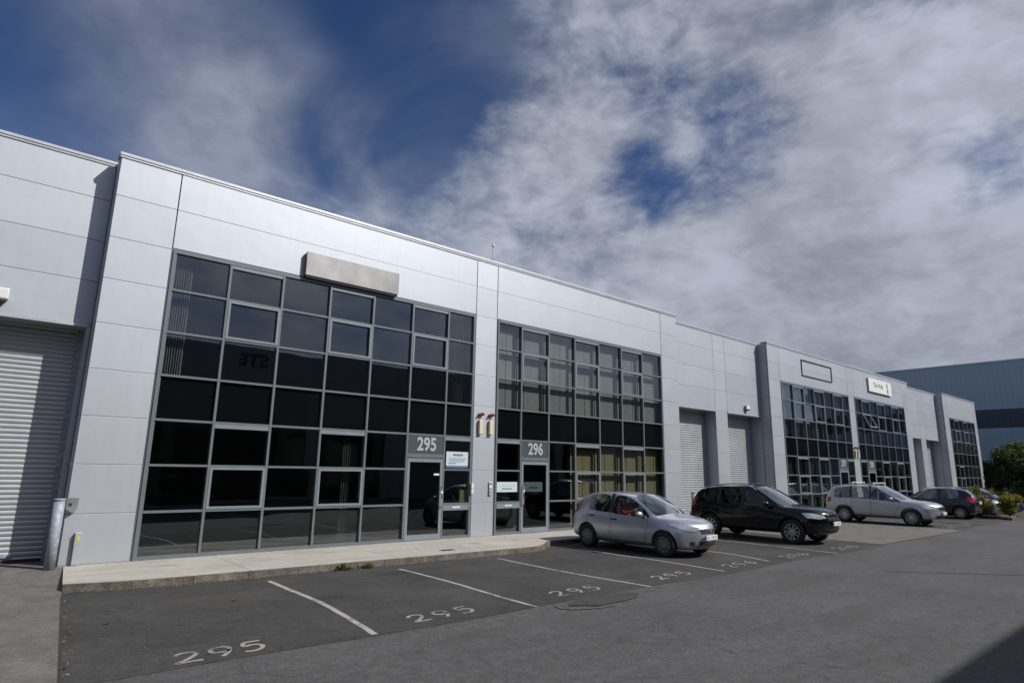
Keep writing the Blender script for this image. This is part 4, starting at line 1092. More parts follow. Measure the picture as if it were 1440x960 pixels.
def car_body(c):
    """lofted shell: rings of 10 half-points per station; returns evaluated closed mesh with material slots 0 paint 1 glass 2 arch"""
    st = sorted(c['stations'])
    bm = bmesh.new(); rings = []
    xr, xc, xrr, xrb = c['roof_front'], c['cowl'], c['roof_rear'], c['rear_glass_base']
    for x in st:
        zb = interp(c['bottom'], x); w_ = interp(c['width'], x); zs = interp(c['belt'], x); ws = w_ - interp(c['tumble'], x)
        zt = interp(c['top'], x)
        if x > xc or x < xrb:          # bonnet or tail: no glasshouse
            zr = zs + (zt - zs) * .45; wr = ws - .05; wi = ws * .80
            zi = zs + (zt - zs) * .72; zm = zt - (zt - zs) * .10
        else:
            zr = interp(c['rail'], x); wr = interp(c['railw'], x); wi = wr - .045; zi = zr + (zt - zr) * .55; zm = zt - (zt - zr) * .12
            if x == xc or x == xrb: zr = zs + .03; wr = ws - .03; wi = wr - .05; zi = zr + .015; zm = zt - .01
        ring = [(0, zb), (w_ * .78, zb), (w_ * .955, zb + .05), (w_ * 1.0, zb + .48 * (zs - zb)), (w_ * .995, zb + .80 * (zs - zb)), (ws, zs), (wr, zr), (wi, zi), (wi * .52, zm), (0, zt)]
        front_bow = c['front_bow'] * max(0, min(1, (x - xc) / (st[-1] - xc))) ** 1.5
        rear_bow = c['rear_bow'] * max(0, min(1, (xrb + .0 - x) / (xrb - st[0] + 1e-6))) ** 1.0
        ws_bow = c['screen_bow'] if (xr - .05) <= x <= xc + .01 else (c['screen_bow'] * max(0, 1 - (x - xc) / .5) if x > xc else 0)
        pts = []
        for j, (y, z) in enumerate(ring):
            f = (y / max(w_, .01)) ** 2
            X = x - front_bow * f * 1.0 + rear_bow * f
            if j >= 6: X += ws_bow * (1 - (y / max(ws, .01)) ** 2)
            if x == st[-1]: X += c['nose'][j]
            if x == st[0]: X += c['tail'][j]
            pts.append(Vector((X, y, z)))
        Lh = [bm.verts.new(p) for p in pts]
        Rh = [Lh[0]] + [bm.verts.new((p.x, -p.y, p.z)) for p in pts[1:-1]] + [Lh[-1]]
        rings.append((Lh, Rh))
    crease = bm.edges.layers.float.new('crease_edge')
    n = len(st)
    for i in range(n - 1):
        xm = (st[i] + st[i + 1]) / 2
        for side in (0, 1):
            a, b_ = rings[i][side], rings[i + 1][side]
            for j in range(9):
                q = (a[j], b_[j], b_[j + 1], a[j + 1]) if side == 1 else (a[j], a[j + 1], b_[j + 1], b_[j])
                try: f = bm.faces.new(q)
                except ValueError: continue
                f.smooth = True
                mi = 0
                if j == 5 and any(lo <= xm <= hi for lo, hi in c['windows']): mi = 1
                if j in (7, 8) and (xr <= xm <= xc or xrb <= xm <= xrr): mi = 1
                f.material_index = mi
    for i, flip in ((0, True), (n - 1, False)):
        Lh, Rh = rings[i]; x_ = st[i]; w_ = max(interp(c['width'], x_), .01)
        bow = -c['front_bow'] if i else c['rear_bow']; prof = c['nose'] if i else c['tail']
        rows = []
        for k in range(1, 9):
            y0, z0 = Lh[k].co.y, Lh[k].co.z
            row = [Lh[k]]
            for t in (.68, .34, 0, -.34, -.68):
                y = y0 * t; row.append(bm.verts.new((x_ + prof[k] + bow * (y / w_) ** 2, y, z0 + (.0 if k < 6 else (Lh[9].co.z - z0) * .55 * (1 - t * t)))))
            row.append(Rh[k]); rows.append(row)
        polys = [[*rows[0], Lh[0]], [*rows[-1], Lh[9]]]
        for a, b_ in zip(rows[:-1], rows[1:]):
            for q in range(6): polys.append([a[q], b_[q], b_[q + 1], a[q + 1]])
        for q in polys: bm.faces.new(q).smooth = True
    cr = bm.edges.layers.float.get('crease_edge')
    for e in bm.edges:
        ms = {f.material_index for f in e.link_faces}
        if len(ms) == 2: e[cr] = .75
    for i in range(n):
        for side in (0, 1):
            for j, v in ((5, c.get('belt_crease', .35)), (2, .3)):
                if i < n - 1:
                    e = bm.edges.get((rings[i][side][j], rings[i + 1][side][j]))
                    if e and e[cr] < v: e[cr] = v
    # creased bumper ends
    bmesh.ops.recalc_face_normals(bm, faces=bm.faces)
    me = bpy.data.meshes.new('shell'); bm.to_mesh(me); bm.free()
    for k in range(3): me.materials.append(None)
    o = bpy.data.objects.new('shell_tmp', me); COL.objects.link(o)
    sb = o.modifiers.new('s', 'SUBSURF'); sb.levels = 2; sb.render_levels = 2
    # wheel-arch cutters
    bmc = bmesh.new()
    for ax in (c['wb'] / 2, -c['wb'] / 2):
        for sg in (1, -1):
            seg = 40; r_ = c['arch']; ya, yb = sg * (c['halfw'] - .30), sg * (c['halfw'] + .3)
            A = [bmc.verts.new((ax + r_ * cos(2 * pi * i / seg), ya, c['wr'] + .01 + r_ * sin(2 * pi * i / seg))) for i in range(seg)]
            B = [bmc.verts.new((ax + r_ * cos(2 * pi * i / seg), yb, c['wr'] + .01 + r_ * sin(2 * pi * i / seg))) for i in range(seg)]
            for i in range(seg): bmc.faces.new((A[i], A[(i + 1) % seg], B[(i + 1) % seg], B[i])).material_index = 2
            bmc.faces.new(A[::-1]).material_index = 2; bmc.faces.new(B).material_index = 2
    bmesh.ops.recalc_face_normals(bmc, faces=bmc.faces)
    mc = bpy.data.meshes.new('cut'); bmc.to_mesh(mc); bmc.free()
    for k in range(3): mc.materials.append(None)
    oc = bpy.data.objects.new('cut_tmp', mc); COL.objects.link(oc)
    bo = o.modifiers.new('b', 'BOOLEAN'); bo.operation = 'DIFFERENCE'; bo.solver = 'EXACT'; bo.object = oc
    try: bo.material_mode = 'INDEX'
    except Exception: pass
    dg = bpy.context.evaluated_depsgraph_get(); dg.update()
    res = bpy.data.meshes.new_from_object(o.evaluated_get(dg))
    bpy.data.objects.remove(o); bpy.data.objects.remove(oc)
    return res

def subset(me, pred, name):
    bm = bmesh.new(); bm.from_mesh(me)
    kill = [f for f in bm.faces if not pred(f)]
    bmesh.ops.delete(bm, geom=kill, context='FACES')
    out = bpy.data.meshes.new(name); bm.to_mesh(out); bm.free(); return out

def patch(bvh, pts, d, name, m, parent, off=.006, step=.045, thick=.0):
    """a trim piece: polygon (3-D points, roughly on the body) pressed onto the shell along -d"""
    d = Vector(d).normalized(); a = d.orthogonal().normalized(); b_ = d.cross(a)
    P = [Vector(p) for p in pts]; c = sum(P, Vector()) / len(P)
    bm = bmesh.new()
    uv = [((p - c).dot(a), (p - c).dot(b_)) for p in P]
    f = bm.faces.new([bm.verts.new(c + a * u + b_ * v) for u, v in uv])
    for ax_, vals in ((a, [u for u, v in uv]), (b_, [v for u, v in uv])):
        t = min(vals) + step
        while t < max(vals):
            bmesh.ops.bisect_plane(bm, geom=bm.verts[:] + bm.edges[:] + bm.faces[:], plane_co=c + ax_ * t, plane_no=ax_)
            t += step
    for v in bm.verts:
        hit = bvh.ray_cast(v.co + d * 1.2, -d, 3.0)
        if hit[0] is not None: v.co = hit[0] + hit[1] * off if hit[1].dot(d) > 0 else hit[0] - hit[1] * off
    for f in bm.faces: f.smooth = True
    bmesh.ops.recalc_face_normals(bm, faces=bm.faces)
    me = bpy.data.meshes.new(name); bm.to_mesh(me); bm.free()
    return link(name, me, m, parent)

def seam(bvh, pts, side, name, parent, wd=.010, m=None, off=.003):
    """thin shut-line drawn on the car side: pts (x,z)"""
    bm = bmesh.new(); prev = None
    P = []
    for (x0, z0), (x1, z1) in zip(pts[:-1], pts[1:]):
        k = max(2, int(math.hypot(x1 - x0, z1 - z0) / .05))
        for i in range(k): P.append((x0 + (x1 - x0) * i / k, z0 + (z1 - z0) * i / k))
    P.append(pts[-1])
    for i, (x, z) in enumerate(P):
        a = P[max(0, i - 1)]; c = P[min(len(P) - 1, i + 1)]; dx_, dz_ = c[0] - a[0], c[1] - a[1]; L = math.hypot(dx_, dz_) or 1
        nx, nz = -dz_ / L * wd / 2, dx_ / L * wd / 2
        row = []
        for s in (1, -1):
            o_ = Vector((x + nx * s, side * 2.0, z + nz * s)); h = bvh.ray_cast(o_, Vector((0, -side, 0)), 3)
            row.append(bm.verts.new(h[0] + Vector((0, side * off, 0)) if h[0] else o_))
        if prev: bm.faces.new((prev[0], row[0], row[1], prev[1]))
        prev = row
    me = bpy.data.meshes.new(name); bm.to_mesh(me); bm.free()
    return link(name, me, m or M['black'], parent)

def wheel(parent, x, side, c, style, steer=0.0):
    R_ = c['wr']; wd = .195; hw = c['halfw']
    r_ = empty('wheel', (x, side * (hw - .115), R_)); r_.parent = parent
    if side > 0: r_.rotation_euler = (0, 0, pi + steer)
    else: r_.rotation_euler = (0, 0, steer)
    # local: outside face looks to -y
    rr = c['rim']
    b = MB(); prof = [(rr, .07), (rr + .015, .095), (R_ - .03, .10), (R_ - .006, .075), (R_, .03), (R_, -.05), (R_ - .006, -.075), (R_ - .035, -.10), (rr + .012, -.094), (rr, -.075), (rr, .07)]
    b.lathe_y(prof, seg=40); b.build('tyre', M['tyre'], r_)
    b = MB()
    if style == 'cover':
        b.lathe_y([(rr + .002, -.07), (rr, -.088), (rr - .02, -.092), (rr - .045, -.075), (rr * .62, -.088), (rr * .30, -.10), (.035, -.098), (.0005, -.10)], seg=36)
        ob = b.build('rim', M['hubcap'], r_)
        b = MB()
        for k in range(9):
            a = 2 * pi * k / 9; rm_ = Matrix.Rotation(a, 3, 'Y')
            fs = b.box(rr * .60, rr * .82, -.094, -.08, -.012, .012)
            for v in {v for f in fs for v in f.verts}: v.co = rm_ @ v.co
        b.build('vent_slots', M['black'], r_)
    else:
        n = style
        b.lathe_y([(rr + .002, -.02), (rr + .002, -.085), (rr - .012, -.092), (rr - .022, -.08), (rr - .025, .05)], seg=40)
        b.lathe_y([(.07, -.02), (.07, -.075), (.05, -.085), (.0005, -.087)], seg=20)
        for k in range(n):
            a = 2 * pi * k / n + .3; rm_ = Matrix.Rotation(a, 3, 'Y')
            for dz_ in (-.6, .6):
                w0 = .024
                vs = [b.bm.verts.new(rm_ @ Vector(p)) for p in ((.05, -.080, dz_ * .03 - w0), (.05, -.080, dz_ * .03 + w0), (rr - .015, -.088, dz_ * .10 + w0 * .8), (rr - .015, -.088, dz_ * .10 - w0 * .8),
                      (.05, -.045, dz_ * .03 - w0), (.05, -.045, dz_ * .03 + w0), (rr - .015, -.055, dz_ * .10 + w0 * .8), (rr - .015, -.055, dz_ * .10 - w0 * .8))]
                for q in ((0, 1, 2, 3), (7, 6, 5, 4), (0, 4, 5, 1), (1, 5, 6, 2), (2, 6, 7, 3), (3, 7, 4, 0)): b.bm.faces.new([vs[i] for i in q])
        b.build('rim', M['alloy'], r_)
        b = MB(); b.lathe_y([(rr - .03, .02), (.0005, .02)], seg=30); b.lathe_y([(.12, -.01), (.0005, -.01)], seg=30); b.build('brake_disc', M['black'], r_)
    return r_

def make_car(name, c, paint, label, cat, loc, rz, style, group=None):
    root = empty(name, loc, rz, label, cat, group)
    me = car_body(c)
    bm = bmesh.new(); bm.from_mesh(me); bvh = BVHTree.FromBMesh(bm); bm.free()
    body = link('body', subset(me, lambda f: f.material_index in (0, 2), 'body'), [paint, paint, M['black']], root)
    # glass: islands become parts
    gm = subset(me, lambda f: f.material_index == 1, 'g')
    bm = bmesh.new(); bm.from_mesh(gm); bm.verts.ensure_lookup_table()
    seen = set(); isl = []
    for f in bm.faces:
        if f in seen: continue
        stk = [f]; seen.add(f); cur = []
        while stk:
            q = stk.pop(); cur.append(q.index)
            for e in q.edges:
                for g in e.link_faces:
                    if g not in seen: seen.add(g); stk.append(g)
        isl.append(set(cur))
    info = []
    for s in isl:
        cc = sum((bm.faces[i].calc_center_median() for i in s), Vector()) / len(s) if bm.faces.ensure_lookup_table() is None else None
        info.append((cc, s))
    bm.free()
    for cc, s in info:
        nm = 'side_window' if abs(cc.y) > .35 else ('windscreen' if cc.x > 0 else 'rear_window')
        link(nm, subset(gm, lambda f, s=s: f.index in s, nm), c.get('sideglass', M['carglass']) if nm != 'windscreen' else M['carglass'], root)
    # rubber surround following the glass edge is implied by dark pillars:
    for sg in (1, -1):
        for (xa, xb) in c.get('pillars', []):
            za = interp(c['belt'], (xa + xb) / 2) - .005; zt = interp(c['rail'], (xa + xb) / 2) + .01
            patch(bvh, [(xa, sg * .7, za), (xb, sg * .7, za), (xb - .01, sg * .6, zt), (xa - .01, sg * .6, zt)], (0, sg, .25), 'pillar_trim', M['dark'], root, off=.004)
        for pl in c.get('seams', []): seam(bvh, pl, sg, 'door_seam', root)
        for (hx, hz) in c['handles']:
            h = bvh.ray_cast(Vector((hx, sg * 2, hz)), Vector((0, -sg, 0)), 3)
            if h[0]:
                b = MB(); b.box(hx - .085, hx + .085, h[0].y - .012 if sg > 0 else h[0].y - .035, h[0].y + .035 if sg > 0 else h[0].y + .012, hz - .018, hz + .018, bev=.010)
                b.build('door_handle', c.get('handlemat', M['dark']), root)
        # wing mirror
        mx_, mz = c['mirror']
        h = bvh.ray_cast(Vector((mx_, sg * 2, mz - .06)), Vector((0, -sg, 0)), 3); my = abs(h[0].y) if h[0] else .75
        b = MB()
        bmesh.ops.create_uvsphere(b.bm, u_segments=16, v_segments=10, radius=1, matrix=Matrix.Translation((mx_, sg * (my + .12), mz + .03)) @ Matrix.Diagonal((.075, .115, .075, 1)))
        for f in b.bm.faces: f.smooth = True
        mr = b.build('wing_mirror', c.get('mirrormat', paint), root)
        b = MB(); b.tube((mx_ + .02, sg * (my - .04), mz - .04), (mx_ + .01, sg * (my + .07), mz), .03, .025, 8)
        bmesh.ops.create_uvsphere(b.bm, u_segments=12, v_segments=6, radius=1, matrix=Matrix.Translation((mx_ - .062, sg * (my + .12), mz + .03)) @ Matrix.Diagonal((.02, .095, .058, 1)))
        b.build('mirror_arm', M['dark'], mr)
    for pc in c['patches']:
        for sg in ((1, -1) if pc.get('mirror', True) else (1,)):
            pp = [(x, y * sg, z) for x, y, z in pc['pts']]; dd = (pc['d'][0], pc['d'][1] * sg, pc['d'][2])
            patch(bvh, pp, dd, pc['name'], pc['m'] if not isinstance(pc['m'], str) else M[pc['m']], root, off=pc.get('off', .006), step=pc.get('step', .045))
    # plates
    for pf in c['plates']:
        x, z, front_ = pf
        h = bvh.ray_cast(Vector((x + (1 if front_ else -1), 0, z)), Vector((-1 if front_ else 1, 0, 0)), 3)
        xx = h[0].x if h[0] else x
        b = MB(); sgn = 1 if front_ else -1
        b.box(xx + sgn * .008, xx + sgn * .022, -.26, .26, z - .055, z + .055); pl = b.build('number_plate', M['plate'], root)
        b = MB(); yb0 = -.26 if front_ else .215
        b.box(xx + sgn * .0215, xx + sgn * .024, yb0, yb0 + .045, z - .055, z + .055); b.build('plate_band', M['plateblue'], pl)
        b = MB()
        for k in range(7):
            if k == 2: continue
            y0 = -.19 + k * .062; b.box(xx + sgn * .0215, xx + sgn * .0235, y0, y0 + .036, z - .03, z + .032)
        b.build('plate_digits', mat('plate_ink', (.25, .25, .24), .6), pl)
    # wheels
    for x, st_ in ((c['wb'] / 2, c.get('steer', 0)), (-c['wb'] / 2, 0)):
        for sg in (1, -1): wheel(root, x, sg, c, style, st_)
    # cabin
    sx = c['seat_x']; sz = c['seat_z']
    for sg in (1, -1):
        b = MB()
        b.box(sx - .26, sx + .26, sg * .36 - .24, sg * .36 + .24, sz - .18, sz, bev=.05)
        b.box(sx - .36, sx - .22, sg * .36 - .23, sg * .36 + .23, sz - .05, sz + .58, bev=.05, rot=Matrix.Rotation(R(-12), 3, 'Y'))
        b.box(sx - .46, sx - .37, sg * .36 - .12, sg * .36 + .12, sz + .60, sz + .78, bev=.04)
        b.build('seat', M['seatf'], root)
    b = MB(); rx = sx - .85
    b.box(rx - .25, rx + .25, -.62, .62, sz - .18, sz + .02, bev=.05); b.box(rx - .38, rx - .24, -.62, .62, sz - .02, sz + .52, bev=.05)
    for yy in (-.35, .35): b.box(rx - .40, rx - .30, yy - .12, yy + .12, sz + .53, sz + .68, bev=.04)
    b.build('rear_bench', M['seatf'], root)
    cx = c['cowl']; zc = interp(c['belt'], cx) - .02
    b = MB(); b.box(cx - .62, cx - .10, -.66, .66, zc - .30, zc - .05, bev=.06); b.build('dashboard', M['dark'], root)
    b = MB(); 
    ring = 20; cc = Vector((cx - .72, -.36, zc - .06))
    tilt = Matrix.Rotation(R(-25), 3, 'Y')
    pts = [cc + tilt @ Vector((0, .18 * cos(2 * pi * i / ring), .18 * sin(2 * pi * i / ring))) for i in range(ring + 1)]
    b.path(pts, .014, 6); b.tube(cc, cc + Vector((.2, 0, -.08)), .03, seg=8); b.build('steering_wheel', M['dark'], root)
    b = MB(); b.box(-c['wb'] / 2 - .2, cx - .1, -.60, .60, interp(c['bottom'], 0) + .02, interp(c['bottom'], 0) + .06); b.build('cabin_floor', M['dark'], root)
    # wipers
    b = MB(); xb_ = cx + c['screen_bow'] + .0
    b.tube((cx + .10, -.50, zc + .05), (cx + .05, .12, zc + .10), .009, seg=6); b.tube((cx + .14, .05, zc + .06), (cx + .0, .58, zc + .09), .009, seg=6)
    b.build('wiper', M['black'], root)
    # roof furniture
    if c.get('rails'):
        b = MB(); xa, xb = c['rails']
        for sg in (1, -1):
            P = []
            for i in range(13):
                x = xa + (xb - xa) * i / 12; y = sg * (interp(c['railw'], x) - .03); lift = .055 * min(1, min(i, 12 - i) / 1.5)
                P.append((x, y, interp(c['rail'], x) + .035 + lift))
            b.path(P, .014, 8)
        b.build('roof_rail', c.get('railmat', M['galv']), root)
    if c.get('bars'):
        for xb_ in c['bars']:
            b = MB(); z_ = interp(c['top'], xb_) + .075; ww = interp(c['railw'], xb_)
            b.box(xb_ - .04, xb_ + .04, -ww - .02, ww + .02, z_, z_ + .03, bev=.01)
            for sg in (1, -1): b.box(xb_ - .05, xb_ + .05, sg * (ww - .02) - .03, sg * (ww - .02) + .03, z_ - .10, z_, bev=.01)
            b.build('roof_bar', M['white'], root)
    if c.get('aerial'):
        x, z = c['aerial']; b = MB(); b.tube((x, 0, z), (x - .12, 0, z + .22), .006, .003, 6); b.tube((x, 0, z - .01), (x - .015, 0, z + .03), .016, .012, 8); b.build('aerial', M['black'], root)
    if c.get('spoiler'):
        x, z, ww = c['spoiler']; b = MB(); b.box(x - .14, x + .10, -ww, ww, z - .03, z + .012, bev=.012); b.build('roof_spoiler', paint, root)
    # door rubbing strip / wheel-arch trims
    if c.get('archtrim'):
        for ax in (c['wb'] / 2, -c['wb'] / 2):
            for sg in (1, -1):
                pts = [(ax + (c['arch'] + .02) * cos(R(t)), c['wr'] + .01 + (c['arch'] + .02) * sin(R(t))) for t in range(-14, 196, 10)]
                seam(bvh, pts, sg, 'arch_trim', root, wd=.05, m=c['archtrim'], off=.008)
    return root, bvh

def remap(c, knots):
    """move the cabin features of a car along its length"""
    def m(x):
        if x <= knots[0][0] or x >= knots[-1][0]: return x
        for (a, A), (b_, B) in zip(knots[:-1], knots[1:]):
            if a <= x <= b_: return A + (B - A) * (x - a) / (b_ - a)
    for k in ('belt', 'top', 'rail', 'railw', 'tumble'): c[k] = [(m(x), v) for x, v in c[k]]
    c['stations'] = [m(x) for x in c['stations']]
    for k in ('roof_front', 'cowl', 'roof_rear'): c[k] = m(c[k])
    c['windows'] = [(m(a), m(b_)) for a, b_ in c['windows']]; c['pillars'] = [(m(a), m(b_)) for a, b_ in c['pillars']]
    c['seams'] = [[(m(x), z) for x, z in pl] for pl in c['seams']]; c['handles'] = [(m(x), z) for x, z in c['handles']]
    c['mirror'] = (m(c['mirror'][0]), c['mirror'][1])
    if c.get('aerial'): c['aerial'] = (m(c['aerial'][0]), c['aerial'][1])
    c['seat_x'] -= .12
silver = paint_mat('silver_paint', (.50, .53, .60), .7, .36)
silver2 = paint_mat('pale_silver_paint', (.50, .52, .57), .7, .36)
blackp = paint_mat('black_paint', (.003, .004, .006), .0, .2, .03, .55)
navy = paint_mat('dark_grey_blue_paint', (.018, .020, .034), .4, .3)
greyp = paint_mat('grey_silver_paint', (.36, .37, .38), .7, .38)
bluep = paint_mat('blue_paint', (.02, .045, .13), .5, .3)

HATCH = dict(wb=2.51, halfw=.84, wr=.30, rim=.19, arch=.345,
  stations=[-1.95, -1.90, -1.78, -1.62, -1.50, -1.38, -1.18, -.95, -.72, -.32, -.24, .10, .36, .72, 1.02, 1.14, 1.30, 1.50, 1.70, 1.88, 2.00, 2.07],
  roof_front=.36, cowl=1.14, roof_rear=-1.50, rear_glass_base=-1.90,
  windows=[(-1.18, -.32), (-.24, 1.02)], pillars=[(-.335, -.225)],
  bottom=[(-1.95, .36), (-1.80, .26), (-1.3, .20), (1.4, .19), (1.9, .20), (2.07, .26)],
  width=[(-1.95, .66), (-1.86, .745), (-1.6, .80), (-1.1, .832), (0, .842), (1.1, .838), (1.55, .815), (1.80, .765), (1.95, .70), (2.07, .60)],
  tumble=[(-1.95, .10), (-1.5, .07), (0, .05), (1.2, .07), (1.9, .13), (2.07, .14)],
  belt=[(-1.95, .86), (-1.6, .985), (-1.2, .985), (-.3, .94), (.5, .905), (1.02, .885), (1.14, .885), (1.5, .83), (1.8, .765), (2.0, .68), (2.07, .625)],
  top=[(-1.95, .90), (-1.90, 1.02), (-1.62, 1.34), (-1.50, 1.425), (-1.1, 1.47), (-.5, 1.495), (0, 1.49), (.36, 1.45), (.72, 1.27), (1.02, 1.075), (1.14, 1.00), (1.5, .94), (1.8, .875), (2.0, .80), (2.07, .735)],
  rail=[(-1.90, .98), (-1.62, 1.22), (-1.5, 1.30), (-1.18, 1.385), (-.5, 1.43), (0, 1.425), (.36, 1.36), (.72, 1.16), (1.02, .955), (1.14, .92)],
  railw=[(-1.9, .66), (-1.5, .56), (-1.0, .60), (0, .615), (.36, .60), (.72, .66), (1.02, .74), (1.14, .75)],
  front_bow=.30, rear_bow=.14, screen_bow=.12, nose=[-.10, -.06, .0, .01, .0, -.015, -.025, -.035, -.04, -.045], tail=[.10, .06, .02, 0, 0, .0, .02, .03, .04, .04],
  seams=[[(-.28, .28), (-.28, .93)], [(.98, .88), (1.0, .70), (.93, .45), (.86, .28)], [(-.28, .28), (.86, .28)], [(-.28, .28), (-.86, .28), (-.98, .55), (-1.16, .68), (-1.20, .96)]],
  handles=[(-.12, .80), (-.98, .855)], mirror=(.83, .945), seat_x=-.05, seat_z=.62,
  patches=[
    dict(pts=[(1.42, .78, .83), (1.60, .76, .85), (1.84, .58, .79), (1.99, .40, .70), (1.96, .46, .655), (1.85, .60, .665), (1.62, .74, .72), (1.44, .80, .79)], d=(.75, .62, .35), name='headlight', m='lamp', off=.008),
    dict(pts=[(2.1, .31, .69), (2.1, -.31, .69), (2.1, -.27, .585), (2.1, .27, .585)], d=(1, 0, .1), name='grille', m='dark', mirror=False, off=.006),
    dict(pts=[(2.1, .36, .405), (2.1, -.36, .405), (2.1, -.33, .31), (2.1, .33, .31)], d=(1, 0, 0), name='lower_grille', m='dark', mirror=False, off=.006),
    dict(pts=[(1.95, .62, .40), (2.0, .50, .40), (2.0, .50, .33), (1.95, .60, .33)], d=(.85, .5, 0), name='fog_lamp_recess', m='dark', off=.006),
    dict(pts=[(-1.75, .72, 1.17), (-1.66, .66, 1.27), (-1.60, .70, 1.0), (-1.72, .76, .92), (-1.88, .70, .93)], d=(-.5, .85, .1), name='tail_light', m='taillamp', off=.007)],
  plates=[(2.1, .495, True), (-1.95, .72, False)], aerial=(.28, 1.465), steer=.0, mirrormat=None)
HATCH['mirrormat'] = silver
remap(HATCH, [(-1.5, -1.5), (-1.18, -1.25), (-.28, -.42), (.36, .12), (1.14, .95), (1.5, 1.5)])
root_h, bvh_h = make_car('hatchback', HATCH, silver, 'silver hatchback with a driver inside, parked nose out on the nearest taken bay', 'car', (13.86, -3.98, G), R(-90), 'cover')

# chrome-free badge on the grille
b = MB(); b.tube((2.04, 0, .645), (2.075, 0, .64), .035, seg=16); b.build('badge', M['chrome'], root_h)

SUV = dict(wb=2.72, halfw=.915, wr=.36, rim=.235, arch=.415,
  stations=[-2.22, -2.16, -2.02, -1.86, -1.70, -1.50, -1.32, -1.20, -1.06, -.98, -.60, -.16, -.06, .30, .55, .92, 1.20, 1.32, 1.50, 1.75, 1.98, 2.14, 2.24, 2.30],
  roof_front=.30, cowl=1.20, roof_rear=-1.70, rear_glass_base=-2.16,
  windows=[(-1.70, -1.06), (-.98, -.16), (-.06, 1.05)], pillars=[(-1.075, -.965), (-.175, -.045)],
  bottom=[(-2.22, .46), (-2.0, .36), (-1.3, .29), (1.5, .28), (2.1, .30), (2.30, .36)],
  width=[(-2.22, .74), (-2.1, .83), (-1.7, .89), (-1.0, .905), (0, .905), (1.2, .905), (1.7, .89), (2.0, .845), (2.18, .78), (2.30, .68)],
  tumble=[(-2.22, .10), (-1.7, .07), (0, .05), (1.2, .07), (2.0, .12), (2.30, .14)],
  belt=[(-2.22, .98), (-2.0, 1.10), (-1.5, 1.115), (-.5, 1.075), (.5, 1.04), (1.05, 1.015), (1.20, 1.01), (1.6, .97), (2.0, .93), (2.2, .86), (2.30, .80)],
  top=[(-2.22, 1.05), (-2.16, 1.18), (-1.86, 1.52), (-1.70, 1.60), (-1.2, 1.665), (-.5, 1.69), (0, 1.685), (.30, 1.64), (.55, 1.53), (.92, 1.30), (1.20, 1.13), (1.6, 1.10), (2.0, 1.05), (2.2, .98), (2.30, .91)],
  rail=[(-2.16, 1.12), (-1.86, 1.36), (-1.70, 1.45), (-1.2, 1.56), (-.5, 1.605), (0, 1.60), (.30, 1.54), (.55, 1.41), (.92, 1.19), (1.05, 1.10), (1.20, 1.05)],
  railw=[(-2.16, .72), (-1.7, .64), (-1.0, .67), (0, .68), (.30, .67), (.55, .70), (.92, .77), (1.2, .81)],
  front_bow=.26, rear_bow=.15, screen_bow=.12, nose=[-.14, -.08, -.01, .01, .01, .0, -.01, -.02, -.025, -.03], tail=[.12, .06, .02, 0, 0, .02, .03, .04, .05, .05],
  seams=[[(-.11, .38), (-.11, 1.06)], [(1.12, 1.0), (1.14, .8), (1.02, .55), (.92, .38)], [(-.11, .38), (.92, .38)], [(-.11, .38), (-.86, .38), (-.98, .62), (-1.02, 1.08)]],
  handles=[(.06, .93), (-.86, .97)], mirror=(.88, 1.10), seat_x=0.0, seat_z=.80,
  patches=[
    dict(pts=[(1.72, .86, .93), (1.98, .78, .945), (2.22, .52, .87), (2.26, .46, .80), (2.12, .66, .765), (1.86, .86, .79)], d=(.8, .58, .25), name='headlight', m='lamp', off=.008),
    dict(pts=[(2.3, .42, .88), (2.3, -.42, .88), (2.3, -.36, .72), (2.3, .36, .72)], d=(1, 0, .1), name='grille', m='dark', mirror=False, off=.006),
    dict(pts=[(2.32, .43, .885), (2.32, -.43, .885), (2.32, -.41, .84), (2.32, .41, .84)], d=(1, 0, .1), name='chrome_bar', m='chrome', mirror=False, off=.018),
    dict(pts=[(2.3, .52, .50), (2.3, -.52, .50), (2.3, -.44, .40), (2.3, .44, .40)], d=(1, 0, 0), name='lower_grille', m='black', mirror=False, off=.006),
    dict(pts=[(2.3, .50, .395), (2.3, -.50, .395), (2.3, -.44, .345), (2.3, .44, .345)], d=(1, 0, 0), name='skid_plate', m='galv', mirror=False, off=.012),
    dict(pts=[(-2.03, .80, 1.16), (-1.90, .72, 1.30), (-1.86, .80, 1.0), (-2.0, .84, .90), (-2.12, .78, .92)], d=(-.5, .85, .1), name='tail_light', m='taillamp', off=.007)],
  plates=[(2.3, .625, True), (-2.2, .85, False)], rails=(-1.62, .22), archtrim=None)
remap(SUV, [(-1.3, -1.3), (-.11, -.18), (.30, .08), (1.20, 1.0), (1.75, 1.75)])
SUV['sideglass'] = M['privacy']; SUV['mirrormat'] = blackp; SUV['handlemat'] = blackp
make_car('suv', SUV, blackp, 'black four wheel drive car with roof rails, second car from the left', 'car', (19.62, -4.35, G), R(-90), 5)

